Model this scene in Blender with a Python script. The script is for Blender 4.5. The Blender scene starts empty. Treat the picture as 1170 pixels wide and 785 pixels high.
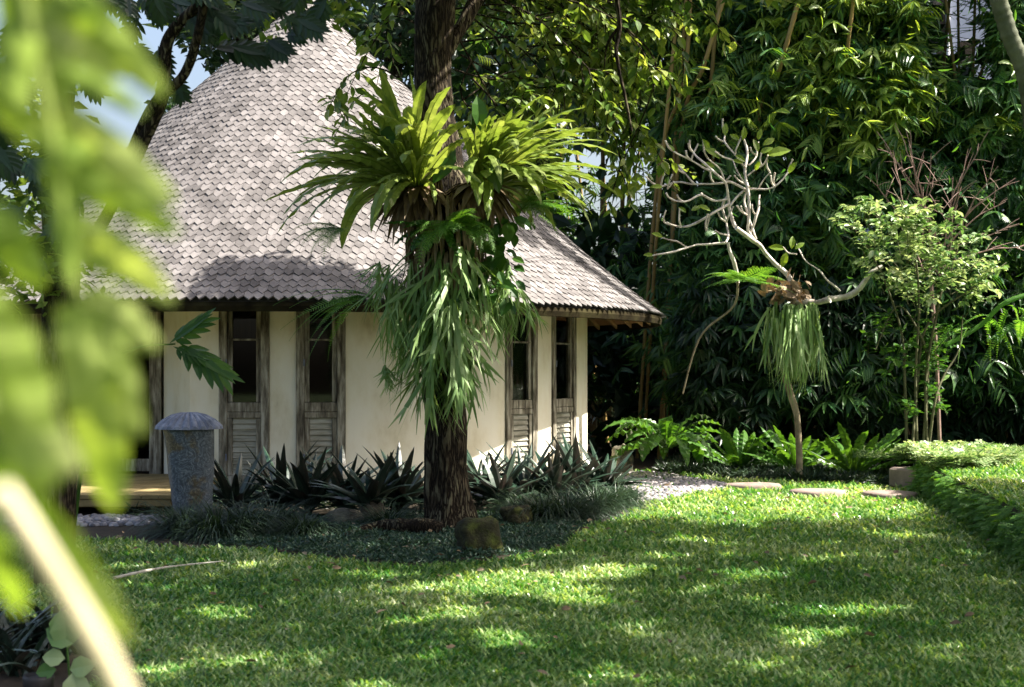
import bpy, math, random
import numpy as np
from mathutils import Vector, noise
PI = math.pi
rad = math.radians
rng = np.random.default_rng(7)
random.seed(7)
SC = bpy.context.scene
COL = SC.collection
H, F, YH = 1.6, 1600.0, 425.0          # camera height, focal length in pixels, horizon row (measured)

def P(x, y, d):
    return np.array([(x - 585) / F * d, d, H + (YH - y) / F * d])

def G(x, y, z=0.0):
    d = (H - z) * F / (y - YH)
    return np.array([(x - 585) / F * d, d, z])

def pxof(p):
    p = np.asarray(p)
    return 585 + p[..., 0] / p[..., 1] * F, YH - (p[..., 2] - H) / p[..., 1] * F

EL, AZ = rad(50), rad(88)
SUN = np.array([math.cos(EL) * math.sin(AZ), -math.cos(EL) * math.cos(AZ), math.sin(EL)])

def nz(p, s=1.0):
    return noise.noise(Vector((p[0] * s, p[1] * s, p[2] * s)))

def norm(v):
    v = np.asarray(v, float)
    return v / np.maximum(np.linalg.norm(v, axis=-1, keepdims=True), 1e-9)

# ---------------------------------------------------------------- mesh builder
class MB:
    def __init__(s):
        s.v = []; s.f = []; s.n = 0; s.mi = []
    def add(s, v, f, mi=0):
        v = np.asarray(v, np.float32).reshape(-1, 3)
        f = np.asarray(f, np.int64)
        s.v.append(v); s.f.append(f + s.n); s.n += len(v); s.mi.append(mi)
    def box(s, c, size, rz=0.0, mi=0, bev=0.0, tilt=None):
        hx, hy, hz = size[0] / 2, size[1] / 2, size[2] / 2
        if bev > 0:
            b = bev
            pts = []
            for z, i in ((-hz, b), (-hz + b, 0), (hz - b, 0), (hz, b)):
                X, Y = hx - i, hy - i
                c2 = b * .5 if i == 0 else b * .2
                for (sx, sy) in ((-1, -1), (1, -1), (1, 1), (-1, 1)):
                    if sx * sy > 0: pts += [(sx * X, sy * (Y - c2), z), (sx * (X - c2), sy * Y, z)]
                    else: pts += [(sx * (X - c2), sy * Y, z), (sx * X, sy * (Y - c2), z)]
            v = np.array(pts)
            fs = []
            for k in range(3):
                for i in range(8):
                    j = (i + 1) % 8
                    fs.append((k * 8 + i, k * 8 + j, k * 8 + 8 + j, k * 8 + 8 + i))
            quads = np.array(fs)
            caps = [(7, 6, 1, 0), (6, 5, 2, 1), (5, 4, 3, 2), (24, 25, 30, 31), (25, 26, 29, 30), (26, 27, 28, 29)]
            quads = np.vstack([quads, np.array(caps)])
        else:
            v = np.array([(x, y, z) for z in (-hz, hz) for (x, y) in ((-hx, -hy), (hx, -hy), (hx, hy), (-hx, hy))])
            quads = np.array([(0, 3, 2, 1), (4, 5, 6, 7), (0, 1, 5, 4), (1, 2, 6, 5), (2, 3, 7, 6), (3, 0, 4, 7)])
        if tilt:
            a = tilt; cy, sy = math.cos(a), math.sin(a)
            v = v @ np.array([[1, 0, 0], [0, cy, sy], [0, -sy, cy]])
        cz, sz = math.cos(rz), math.sin(rz)
        v = v @ np.array([[cz, sz, 0], [-sz, cz, 0], [0, 0, 1]])
        s.add(v + np.array(c), quads, mi)
    def tube(s, pts, r, sides=8, mi=0, cap=True, bump=0.0, bs=6.0, flat=1.0):
        pts = np.asarray(pts, float); n = len(pts)
        r = np.broadcast_to(np.asarray(r, float), (n,))
        t = norm(np.gradient(pts, axis=0))
        ref = np.array([0, 0, 1.0]) if abs(t[0][2]) < .9 else np.array([1.0, 0, 0])
        u = norm(np.cross(t[0], ref)); rings = []
        for i in range(n):
            u = norm(u - t[i] * np.dot(u, t[i])); w = np.cross(t[i], u)
            a = np.arange(sides) / sides * 2 * PI
            rr = np.full(sides, r[i])
            ring = pts[i] + (np.cos(a) * rr)[:, None] * u + (np.sin(a) * rr * flat)[:, None] * w
            if bump > 0:
                for k in range(sides):
                    d = bump * r[i] * nz(ring[k] * np.array([1, 1, .35]), bs)
                    ring[k] += (ring[k] - pts[i]) / max(r[i], 1e-6) * d
            rings.append(ring)
        v = np.vstack(rings); fs = []
        k = np.arange(sides); k2 = (k + 1) % sides
        for i in range(n - 1):
            fs.append(np.stack([i * sides + k, i * sides + k2, (i + 1) * sides + k2, (i + 1) * sides + k], 1))
        s.add(v, np.vstack(fs), mi)
        if cap:
            for i, rev in ((0, True), (n - 1, False)):
                c = pts[i][None]; ring = rings[i]
                vv = np.vstack([c, ring])
                tri = np.stack([np.zeros(sides, int), 1 + k, 1 + k2], 1)
                if rev: tri = tri[:, ::-1]
                s.add(vv, tri, mi)
    def lathe(s, prof, c=(0, 0, 0), seg=64, mi=0, a0=0.0, a1=2 * PI):
        full = abs(a1 - a0 - 2 * PI) < 1e-6
        m = seg if full else seg + 1
        a = a0 + np.arange(m) / seg * (a1 - a0)
        prof = np.asarray(prof, float)
        v = np.stack([np.outer(prof[:, 0], np.cos(a)), np.outer(prof[:, 0], np.sin(a)), np.repeat(prof[:, 1][:, None], m, 1)], -1).reshape(-1, 3)
        k = np.arange(seg); k2 = (k + 1) % m
        fs = [np.stack([i * m + k, i * m + k2, (i + 1) * m + k2, (i + 1) * m + k], 1) for i in range(len(prof) - 1)]
        s.add(v + np.array(c), np.vstack(fs), mi)
    def ribbon(s, pts, w, side, fold=0.0, up=(0, 0, 1), mi=0, wave=0.0, wf=9.0):
        """strap leaf: centre line + two edges, V-folded"""
        pts = np.asarray(pts, float); n = len(pts)
        w = np.broadcast_to(np.asarray(w, float), (n,))
        t = norm(np.gradient(pts, axis=0)); side = norm(side)
        sd = norm(side - t * (t @ side)[:, None]); nn = norm(np.cross(sd, t))
        ph = random.random() * 6
        wv = wave * np.sin(np.arange(n) / n * wf * 2 * PI + ph)
        wv2 = wave * np.sin(np.arange(n) / n * wf * 2 * PI + ph + 2)
        L = pts - sd * w[:, None] + nn * (w * fold + wv * w)[:, None]
        R = pts + sd * w[:, None] + nn * (w * fold + wv2 * w)[:, None]
        v = np.stack([L, pts, R], 1).reshape(-1, 3)
        i = np.arange(n - 1) * 3
        f = np.vstack([np.stack([i, i + 1, i + 4, i + 3], 1), np.stack([i + 1, i + 2, i + 5, i + 4], 1)])
        s.add(v, f, mi)
    def inst(s, tmpl, Pn, D, U, S, W=1.0, mi=0):
        tv, tf = tmpl
        Pn = np.asarray(Pn, float).reshape(-1, 3); n = len(Pn)
        if n == 0: return
        D = norm(np.broadcast_to(D, (n, 3))); U = np.broadcast_to(np.asarray(U, float), (n, 3))
        X = np.cross(D, U); bad = np.linalg.norm(X, axis=1) < 1e-3
        X[bad] = np.cross(D[bad], np.array([.3, .9, .1])); X = norm(X); Z = np.cross(X, D)
        S = np.broadcast_to(np.asarray(S, float), (n,)); W = np.broadcast_to(np.asarray(W, float), (n,))
        v = Pn[:, None, :] + S[:, None, None] * ((tv[None, :, 0] * W[:, None])[..., None] * X[:, None, :] + tv[None, :, 1, None] * D[:, None, :] + tv[None, :, 2, None] * Z[:, None, :])
        f = (tf[None] + (np.arange(n) * len(tv))[:, None, None]).reshape(-1, tf.shape[1])
        s.add(v.reshape(-1, 3), f, mi)
    def build(s, name, mats, parent=None, smooth=False):
        me = bpy.data.meshes.new(name)
        if not isinstance(mats, (list, tuple)): mats = [mats]
        for m in mats: me.materials.append(m)
        if s.n:
            v = np.vstack(s.v)
            me.vertices.add(len(v)); me.vertices.foreach_set('co', v.ravel())
            idx = np.concatenate([f.ravel() for f in s.f]).astype(np.int32)
            cnt = np.concatenate([np.full(len(f), f.shape[1]) for f in s.f])
            st = np.concatenate([[0], np.cumsum(cnt)[:-1]]).astype(np.int32)
            me.loops.add(len(idx)); me.loops.foreach_set('vertex_index', idx)
            me.polygons.add(len(cnt)); me.polygons.foreach_set('loop_start', st)
            if len(mats) > 1:
                me.polygons.foreach_set('material_index', np.concatenate([np.full(len(f), m) for f, m in zip(s.f, s.mi)]).astype(np.int32))
            me.polygons.foreach_set('use_smooth', np.full(len(cnt), smooth))
            me.update(calc_edges=True); me.validate()
        o = bpy.data.objects.new(name, me); COL.objects.link(o)
        if parent is not None:
            o.parent = parent
            o.matrix_parent_inverse = parent_inv(parent)
        return o

def parent_inv(p):
    from mathutils import Matrix
    return Matrix.Identity(4) if p.parent else Matrix.Translation(p.location).inverted()

def tag(o, label=None, cat=None, group=None, kind=None):
    if label: o['label'] = label
    if cat: o['category'] = cat
    if group: o['group'] = group
    if kind: o['kind'] = kind
    return o

def empty(name, loc, label, cat, group=None):
    o = bpy.data.objects.new(name, None); COL.objects.link(o)
    o.location = [float(a) for a in loc]; o.empty_display_size = .2
    return tag(o, label, cat, group)

# ---------------------------------------------------------------- templates (y = length, x = width)
def leaf_t(w, bend=.12, fold=.25, rows=((0, .05), (.25, .8), (.55, 1), (.82, .55), (1, 0))):
    v = []; 
    for (y, a) in rows:
        z = -bend * y * y
        v += [(-w * a, y, z + fold * w * a), (0, y, z), (w * a, y, z + fold * w * a)]
    f = []
    for i in range(len(rows) - 1):
        b = i * 3
        f += [(b, b + 1, b + 4, b + 3), (b + 1, b + 2, b + 5, b + 4)]
    return np.array(v, float), np.array(f)

def quadleaf(w, bend=.15):
    v = [(0, 0, 0), (-w, .45, .03), (0, .5, -bend * .25), (w, .45, .03), (0, 1, -bend)]
    return np.array(v, float), np.array([(0, 2, 1), (0, 3, 2), (1, 2, 4), (2, 3, 4)])

def combine(ts):
    vs = []; fs = []; n = 0
    for v, f in ts: vs.append(v); fs.append(f + n); n += len(v)
    return np.vstack(vs), np.vstack(fs)

def xf(t, a, s=1, off=(0, 0, 0), pitch=0.0):
    v, f = t; v = v * s
    c, sn = math.cos(pitch), math.sin(pitch)
    v = np.stack([v[:, 0], v[:, 1] * c - v[:, 2] * sn, v[:, 1] * sn + v[:, 2] * c], 1)
    c, sn = math.cos(a), math.sin(a)
    v = np.stack([v[:, 0] * c + v[:, 1] * sn, -v[:, 0] * sn + v[:, 1] * c, v[:, 2]], 1)
    return v + np.array(off), f

OVATE = quadleaf(.24, .18)
OVATE_BIG = leaf_t(.26, .22, .3)
LANCE = leaf_t(.085, .28, .5, ((0, .3), (.3, 1), (.65, .8), (1, 0)))
BLADE = (np.array([(-.09, 0, 0), (.09, 0, 0), (-.11, .5, .05), (.11, .5, .05), (0, 1, -.16)], float), None)
FAN = combine([xf(LANCE, a, s, pitch=p) for a, s, p in ((-1.15, .8, -.35), (-.7, .95, -.2), (-.25, 1.05, -.05), (.2, 1.0, -.12), (.65, .95, -.25), (1.1, .75, -.4))])
SPRAY = combine([xf(LANCE, sgn * (.75 + .1 * k), .55, (0, .16 * k, 0), pitch=-.3) for k in range(5) for sgn in (-1, 1)] + [xf(LANCE, 0, .55, (0, .8, 0), -.2)])
LOBED = combine([xf(leaf_t(.16, .1, .2), sgn * (1.05 - .13 * k), .62 - .05 * abs(k - 2), (0, .14 + .15 * k, 0), -.12) for k in range(5) for sgn in (-1, 1)] + [xf(leaf_t(.17, .1, .2), 0, .38, (0, .72, 0)), leaf_t(.13, .0, .1)])

def outside(Pn, r=6.35):
    return np.hypot(Pn[:, 0] + 3.32, Pn[:, 1] - 22.6) > r

def rdir(n, zlo=-1, zhi=1):
    z = rng.uniform(zlo, zhi, n); a = rng.uniform(0, 2 * PI, n); r = np.sqrt(1 - z * z)
    return np.stack([r * np.cos(a), r * np.sin(a), z], 1)

def arc(base, az, el, L, droop, n=10, curl=1.0, twist=0.0):
    """curve leaving base at elevation el, bending down by droop radians over its length"""
    pts = [np.array(base, float)]
    for i in range(n):
        t = (i + .5) / n
        e = el - droop * t ** curl; a = az + twist * t
        pts.append(pts[-1] + L / n * np.array([math.cos(e) * math.cos(a), math.cos(e) * math.sin(a), math.sin(e)]))
    return np.array(pts)

def sidev(az):
    return np.array([-math.sin(az), math.cos(az), 0.0])

def wprof(n, W, kind='strap'):
    t = np.linspace(0, 1, n)
    if kind == 'strap': w = np.minimum(1, .25 + 2.2 * t) * np.clip((1 - t) * 5, 0, 1) ** .7
    elif kind == 'spat': w = (.22 + .78 * np.sin(np.clip(t * .95, 0, 1) ** 1.25 * PI) ** .8) * np.clip((1 - t) * 7, 0, 1) ** .6
    elif kind == 'sword': w = np.minimum(1, .5 + 1.5 * t) * (1 - t) ** .65 * 1.1
    else: w = np.ones(n)
    return np.maximum(w * W, .0004)

def smooth_path(pts, n):
    pts = np.asarray(pts, float); m = len(pts)
    t = np.linspace(0, m - 1, n); out = []
    for x in t:
        i = min(int(x), m - 2); u = x - i
        p0 = pts[max(i - 1, 0)]; p1 = pts[i]; p2 = pts[i + 1]; p3 = pts[min(i + 2, m - 1)]
        out.append(.5 * ((2 * p1) + (-p0 + p2) * u + (2 * p0 - 5 * p1 + 4 * p2 - p3) * u * u + (-p0 + 3 * p1 - 3 * p2 + p3) * u ** 3))
    return np.array(out)

def pinnate(mb, pts, side, L, W, count, ang=1.0, droop=.25, shape='fern', tmpl=None, rw=.004, start=.12, mi=0):
    """frond: rachis tube with leaflets both sides"""
    pts = smooth_path(pts, 24)
    mb.tube(pts, np.linspace(rw, rw * .3, len(pts)), 4, cap=False, mi=mi)
    tt = np.linspace(start, .99, count); T = norm(np.gradient(pts, axis=0))
    idx = tt * (len(pts) - 1); i0 = np.minimum(idx.astype(int), len(pts) - 2); u = (idx - i0)[:, None]
    B = pts[i0] * (1 - u) + pts[i0 + 1] * u; TT = T[i0]
    side = norm(side); sd = norm(side - TT * (TT @ side)[:, None]); N = np.cross(sd, TT)
    if shape == 'fern': LL = L * np.sin(np.clip(.25 + tt * .8, 0, 1) * PI) ** .6 * (1.15 - .75 * tt)
    elif shape == 'palm': LL = L * np.sin(np.clip(.12 + tt * .83, 0, 1) * PI) ** .45
    else: LL = L * (1.02 - .8 * tt)
    for sg in (-1, 1):
        D = sd * sg * math.sin(ang) + TT * math.cos(ang) - np.array([0, 0, droop]) + rng.normal(0, .05, (count, 3))
        mb.inst(tmpl or LANCE, B, D, N * 1.0, LL * rng.uniform(.85, 1.1, count), W, mi=mi)

# ---------------------------------------------------------------- materials
def new_mat(name):
    m = bpy.data.materials.new(name); m.use_nodes = True
    nt = m.node_tree; b = nt.nodes['Principled BSDF']; return m, nt, b

def ramp(nt, stops):
    r = nt.nodes.new('ShaderNodeValToRGB'); e = r.color_ramp.elements
    while len(e) < len(stops): e.new(.5)
    for x, (p, c) in zip(e, stops): x.position = p; x.color = (*c, 1)
    return r

def leaf_mat(name, cols, trans=.35, rough=.42, tcol=None, nscale=2.0, spec=.4):
    m, nt, b = new_mat(name); L = nt.links
    g = nt.nodes.new('ShaderNodeNewGeometry'); tc = nt.nodes.new('ShaderNodeTexCoord')
    no = nt.nodes.new('ShaderNodeTexNoise'); no.inputs['Scale'].default_value = nscale; no.inputs['Detail'].default_value = 3
    L.new(tc.outputs['Object'], no.inputs['Vector'])
    mx = nt.nodes.new('ShaderNodeMath'); mx.operation = 'MULTIPLY_ADD'; mx.inputs[1].default_value = .6
    L.new(g.outputs['Random Per Island'], mx.inputs[0])
    sb = nt.nodes.new('ShaderNodeMath'); sb.operation = 'MULTIPLY_ADD'; sb.inputs[1].default_value = 1.1; sb.inputs[2].default_value = -.35
    L.new(no.outputs['Fac'], sb.inputs[0]); L.new(sb.outputs[0], mx.inputs[2])
    k = len(cols); r = ramp(nt, [(i / max(k - 1, 1), c) for i, c in enumerate(cols)])
    L.new(mx.outputs[0], r.inputs[0]); L.new(r.outputs[0], b.inputs['Base Color'])
    b.inputs['Roughness'].default_value = rough; b.inputs['Specular IOR Level'].default_value = spec
    t = nt.nodes.new('ShaderNodeBsdfTranslucent'); ms = nt.nodes.new('ShaderNodeMixShader'); ms.inputs[0].default_value = trans
    tm = nt.nodes.new('ShaderNodeMix'); tm.data_type = 'RGBA'; tm.blend_type = 'MULTIPLY'; tm.inputs[0].default_value = 1
    L.new(r.outputs[0], tm.inputs[6]); tm.inputs[7].default_value = (*(tcol or (1.7, 1.6, .5)), 1)
    L.new(tm.outputs[2], t.inputs[0])
    L.new(b.outputs[0], ms.inputs[1]); L.new(t.outputs[0], ms.inputs[2])
    L.new(ms.outputs[0], nt.nodes['Material Output'].inputs[0]); return m

def surf_mat(name, cols, scale=4.0, rough=.85, bump=.3, bscale=30.0, stretch=(1, 1, 1), detail=8, contrast=(.3, .7), island=0.0, dist=.01, spec=.3, extra=None):
    m, nt, b = new_mat(name); L = nt.links
    tc = nt.nodes.new('ShaderNodeTexCoord'); mp = nt.nodes.new('ShaderNodeMapping'); mp.inputs['Scale'].default_value = stretch
    L.new(tc.outputs['Object'], mp.inputs[0])
    no = nt.nodes.new('ShaderNodeTexNoise'); no.inputs['Scale'].default_value = scale; no.inputs['Detail'].default_value = detail; no.inputs['Roughness'].default_value = .62
    L.new(mp.outputs[0], no.inputs['Vector'])
    mr = nt.nodes.new('ShaderNodeMapRange'); mr.inputs[1].default_value = contrast[0]; mr.inputs[2].default_value = contrast[1]
    L.new(no.outputs['Fac'], mr.inputs[0]); fac = mr.outputs[0]
    if island > 0:
        g = nt.nodes.new('ShaderNodeNewGeometry'); mm = nt.nodes.new('ShaderNodeMix'); mm.inputs[0].default_value = island
        L.new(mr.outputs[0], mm.inputs[2]); L.new(g.outputs['Random Per Island'], mm.inputs[3]); fac = mm.outputs[0]
    k = len(cols); r = ramp(nt, [(i / max(k - 1, 1), c) for i, c in enumerate(cols)]); L.new(fac, r.inputs[0])
    L.new(r.outputs[0], b.inputs['Base Color']); b.inputs['Roughness'].default_value = rough; b.inputs['Specular IOR Level'].default_value = spec
    n2 = nt.nodes.new('ShaderNodeTexNoise'); n2.inputs['Scale'].default_value = bscale; n2.inputs['Detail'].default_value = 6; L.new(mp.outputs[0], n2.inputs['Vector'])
    bp = nt.nodes.new('ShaderNodeBump'); bp.inputs['Strength'].default_value = bump; bp.inputs['Distance'].default_value = dist
    L.new(n2.outputs['Fac'], bp.inputs['Height']); L.new(bp.outputs[0], b.inputs['Normal'])
    return m

M = {}
M['grass'] = leaf_mat('lawn_blades', [(.028, .105, .018), (.06, .185, .03), (.26, .37, .12), (.66, .70, .46)], .4, .3, (1.5, 1.45, .5), .7)
M['soil'] = surf_mat('dark_soil', [(.018, .014, .009), (.05, .038, .024)], 6, .95, .6, 40)
M['lawnbase'] = surf_mat('turf_base', [(.02, .035, .008), (.045, .07, .018)], 3, .95, .6, 60)
M['bamboo_leaf'] = leaf_mat('bamboo_leaf', [(.012, .045, .018), (.034, .10, .034), (.085, .18, .05), (.20, .31, .075)], .35, .32, (1.6, 1.7, .4), .5)
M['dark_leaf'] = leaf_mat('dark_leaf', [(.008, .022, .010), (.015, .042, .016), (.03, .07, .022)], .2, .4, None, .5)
M['yel_leaf'] = leaf_mat('sunlit_tone_leaf', [(.08, .17, .03), (.20, .31, .06), (.38, .46, .12)], .5, .4, (1.5, 1.4, .4), 1.0)  # paler yellow version of the bamboo leaf, sunlight put into its colour
M['tree_leaf'] = leaf_mat('canopy_leaf', [(.03, .075, .018), (.08, .15, .03), (.19, .26, .06), (.34, .37, .12)], .42, .38, (1.35, 1.3, .5), 1.2)
M['nest'] = leaf_mat('nest_fern_leaf', [(.07, .14, .025), (.20, .28, .06), (.44, .48, .20)], .38, .28, (1.15, 1.1, .5), 1.5)
M['nest_dark'] = leaf_mat('nest_fern_dark', [(.018, .06, .014), (.04, .11, .02), (.09, .18, .03)], .35, .3, (1.4, 1.4, .4), 1.5)
M['stag'] = leaf_mat('staghorn_leaf', [(.08, .17, .045), (.19, .31, .09), (.42, .52, .28)], .3, .5, (1.3, 1.3, .5), 2)
M['nest_mid'] = leaf_mat('nest_fern_mid', [(.03, .085, .018), (.07, .17, .03), (.14, .25, .05)], .35, .3, (1.4, 1.4, .4), 1.5)
M['fern'] = leaf_mat('fern_leaf', [(.045, .14, .025), (.10, .24, .04), (.22, .36, .08)], .4, .45, None, 2)
M['rhoeo'] = leaf_mat('strap_plant_leaf', [(.010, .028, .018), (.022, .052, .032), (.03, .045, .03), (.05, .09, .055)], .12, .3, (1.6, .7, .9), 3, .6)
M['mondo'] = leaf_mat('mondo_leaf', [(.010, .024, .012), (.022, .045, .022), (.05, .085, .045)], .15, .4, None, 2)
M['cover'] = leaf_mat('groundcover_leaf', [(.015, .04, .02), (.03, .07, .04), (.07, .12, .08)], .15, .45, None, 3)
M['frang'] = leaf_mat('frangipani_leaf', [(.10, .18, .02), (.2, .28, .04)], .45, .35, None, 3)
M['varieg'] = leaf_mat('variegated_leaf', [(.05, .13, .03), (.11, .22, .06), (.32, .42, .2), (.58, .62, .42)], .35, .4, (1.2, 1.15, .7), 1.5)
M['fore'] = leaf_mat('foreground_leaf', [(.10, .19, .02), (.25, .35, .05), (.48, .52, .20)], .5, .6, (1.05, 1.05, .5), 9)
M['stalk'] = surf_mat('pale_stalk', [(.42, .37, .22), (.60, .53, .38)], 8, .5, .1)
M['dryleaf'] = leaf_mat('dry_leaf', [(.07, .045, .022), (.20, .14, .08), (.36, .29, .2)], .2, .7, (1, .8, .5), 3)
M['bamboo'] = surf_mat('bamboo_culm', [(.12, .10, .04), (.25, .17, .06), (.33, .25, .10)], 2, .45, .1, 40, (1, 1, .3), island=.3)
M['plaster'] = surf_mat('cream_plaster', [(.44, .375, .245), (.67, .61, .45), (.77, .72, .57), (.81, .77, .64)], 2.2, .9, .15, 45, (1, 1, .5), contrast=(.25, .6), dist=.004)
M['wood'] = surf_mat('weathered_wood', [(.05, .042, .03), (.20, .18, .135), (.42, .40, .33)], 16, .85, .5, 60, (1, 1, .16), contrast=(.36, .66), dist=.004)
M['wood2'] = surf_mat('weathered_louvre', [(.13, .12, .08), (.30, .29, .235), (.46, .45, .38)], 14, .85, .4, 60, (.15, .15, 1), contrast=(.3, .72), dist=.003)
M['culmdry'] = surf_mat('brown_stem', [(.10, .08, .05), (.22, .18, .11), (.34, .29, .2)], 7, .8, .4, 30)
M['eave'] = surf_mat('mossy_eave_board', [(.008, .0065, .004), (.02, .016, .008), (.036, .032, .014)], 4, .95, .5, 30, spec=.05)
M['soffit'] = surf_mat('reddish_soffit', [(.5, .24, .12), (.7, .38, .21)], 5, .8, .3, 30)
M['rafter'] = surf_mat('rafter_wood', [(.45, .26, .13), (.7, .46, .26)], 5, .7, .3, 30)
M['shingle'] = surf_mat('wooden_shingle', [(.043, .039, .038), (.098, .09, .088), (.155, .143, .14), (.225, .21, .207)], 2.3, .8, .5, 50, (1, 1, 1), contrast=(.28, .72), island=.5, dist=.004)
M['deck'] = surf_mat('porch_deck', [(.10, .08, .03), (.26, .2, .09)], 3, .8, .3, 30)
M['rock'] = surf_mat('mossy_rock', [(.012, .01, .007), (.035, .034, .013), (.10, .12, .02)], 7, .95, .8, 35, dist=.02)
M['bedrock'] = surf_mat('grey_rock', [(.04, .035, .03), (.12, .11, .08), (.2, .18, .12)], 7, .95, .8, 35, dist=.02)
M['slab'] = surf_mat('stepping_stone', [(.16, .12, .10), (.28, .22, .19)], 6, .9, .5, 40)
M['path'] = surf_mat('pebble_path', [(.24, .20, .17), (.40, .35, .31)], 5, .9, .4, 40)
M['pebble'] = surf_mat('pebbles', [(.09, .09, .10), (.25, .24, .26), (.48, .42, .40)], 3, .7, .2, 40, island=.9)
M['pebble_d'] = surf_mat('dark_pebbles', [(.05, .05, .055), (.13, .13, .15), (.25, .25, .27)], 3, .7, .2, 40, island=.9)
M['cap'] = surf_mat('ribbed_cap', [(.07, .08, .11), (.15, .17, .23), (.3, .31, .36)], 7, .55, .3, 40)
M['twig'] = surf_mat('pale_twig', [(.24, .20, .16), (.52, .47, .40), (.72, .68, .60)], 9, .8, .3, 40)
M['drytwig'] = surf_mat('dry_twig', [(.14, .09, .07), (.3, .2, .17)], 9, .8, .3, 40)
M['stem'] = surf_mat('green_stem', [(.05, .06, .025), (.13, .12, .06)], 9, .8, .3, 40)
M['palmtrunk'] = surf_mat('palm_trunk', [(.04, .05, .025), (.12, .13, .08)], 5, .8, .3, 40)
M['bldg'] = surf_mat('grey_building', [(.30, .33, .42), (.36, .39, .48)], .3, .8, .05, 10)
M['neigh'] = surf_mat('pale_neighbour_wall', [(.6, .6, .6), (.72, .72, .72)], .3, .8, .05, 10)
M['white'] = surf_mat('white_pipe', [(.7, .7, .7), (.78, .78, .78)], 2, .5, .02)
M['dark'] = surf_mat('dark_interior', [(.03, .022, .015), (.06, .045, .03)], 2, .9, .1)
M['curtain'] = surf_mat('window_blind', [(.09, .075, .06), (.18, .15, .12)], 3, .9, .1, 30, (6, 6, .4))
M['hedgewall'] = surf_mat('mossy_stone_wall', [(.015, .014, .01), (.05, .05, .025), (.09, .10, .04)], 5, .95, .8, 25, dist=.03)
M['rust'] = surf_mat('ceramic_pot', [(.01, .01, .011), (.04, .037, .035)], 6, .5, .2)

def bark_mat():
    m, nt, b = new_mat('fissured_bark'); L = nt.links
    tc = nt.nodes.new('ShaderNodeTexCoord'); mp = nt.nodes.new('ShaderNodeMapping'); mp.inputs['Scale'].default_value = (1, 1, .17)
    L.new(tc.outputs['Object'], mp.inputs[0])
    vo = nt.nodes.new('ShaderNodeTexVoronoi'); vo.inputs['Scale'].default_value = 19; vo.feature = 'DISTANCE_TO_EDGE'
    n0 = nt.nodes.new('ShaderNodeTexNoise'); n0.inputs['Scale'].default_value = 9; n0.inputs['Detail'].default_value = 6
    mv = nt.nodes.new('ShaderNodeVectorMath'); mv.operation = 'MULTIPLY_ADD'; mv.inputs[1].default_value = (.3, .3, .3)
    L.new(mp.outputs[0], n0.inputs['Vector']); L.new(n0.outputs['Color'], mv.inputs[0]); L.new(mp.outputs[0], mv.inputs[2]); L.new(mv.outputs[0], vo.inputs['Vector'])
    mr = nt.nodes.new('ShaderNodeMapRange'); mr.inputs[2].default_value = .22; L.new(vo.outputs['Distance'], mr.inputs[0])
    n1 = nt.nodes.new('ShaderNodeTexNoise'); n1.inputs['Scale'].default_value = 5; n1.inputs['Detail'].default_value = 8; L.new(tc.outputs['Object'], n1.inputs['Vector'])
    ml = nt.nodes.new('ShaderNodeMath'); ml.operation = 'MULTIPLY'; L.new(mr.outputs[0], ml.inputs[0]); L.new(n1.outputs['Fac'], ml.inputs[1])
    r = ramp(nt, [(0, (.006, .0045, .003)), (.22, (.022, .015, .009)), (.45, (.055, .042, .026)), (.7, (.15, .135, .085))]); L.new(ml.outputs[0], r.inputs[0]); L.new(r.outputs[0], b.inputs['Base Color'])
    b.inputs['Roughness'].default_value = .95; b.inputs['Specular IOR Level'].default_value = .15
    bp = nt.nodes.new('ShaderNodeBump'); bp.inputs['Strength'].default_value = 1; bp.inputs['Distance'].default_value = .03
    L.new(ml.outputs[0], bp.inputs['Height']); L.new(bp.outputs[0], b.inputs['Normal']); return m
M['bark'] = bark_mat()

def glass_mat():
    m, nt, b = new_mat('window_glass'); L = nt.links
    g = nt.nodes.new('ShaderNodeBsdfGlossy'); g.inputs['Roughness'].default_value = .03
    t = nt.nodes.new('ShaderNodeBsdfTransparent'); t.inputs[0].default_value = (.6, .6, .58, 1)
    fr = nt.nodes.new('ShaderNodeFresnel'); fr.inputs[0].default_value = 1.5
    mx = nt.nodes.new('ShaderNodeMixShader'); L.new(fr.outputs[0], mx.inputs[0]); L.new(t.outputs[0], mx.inputs[1]); L.new(g.outputs[0], mx.inputs[2])
    L.new(mx.outputs[0], nt.nodes['Material Output'].inputs[0]); return m
M['glass'] = glass_mat()

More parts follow.
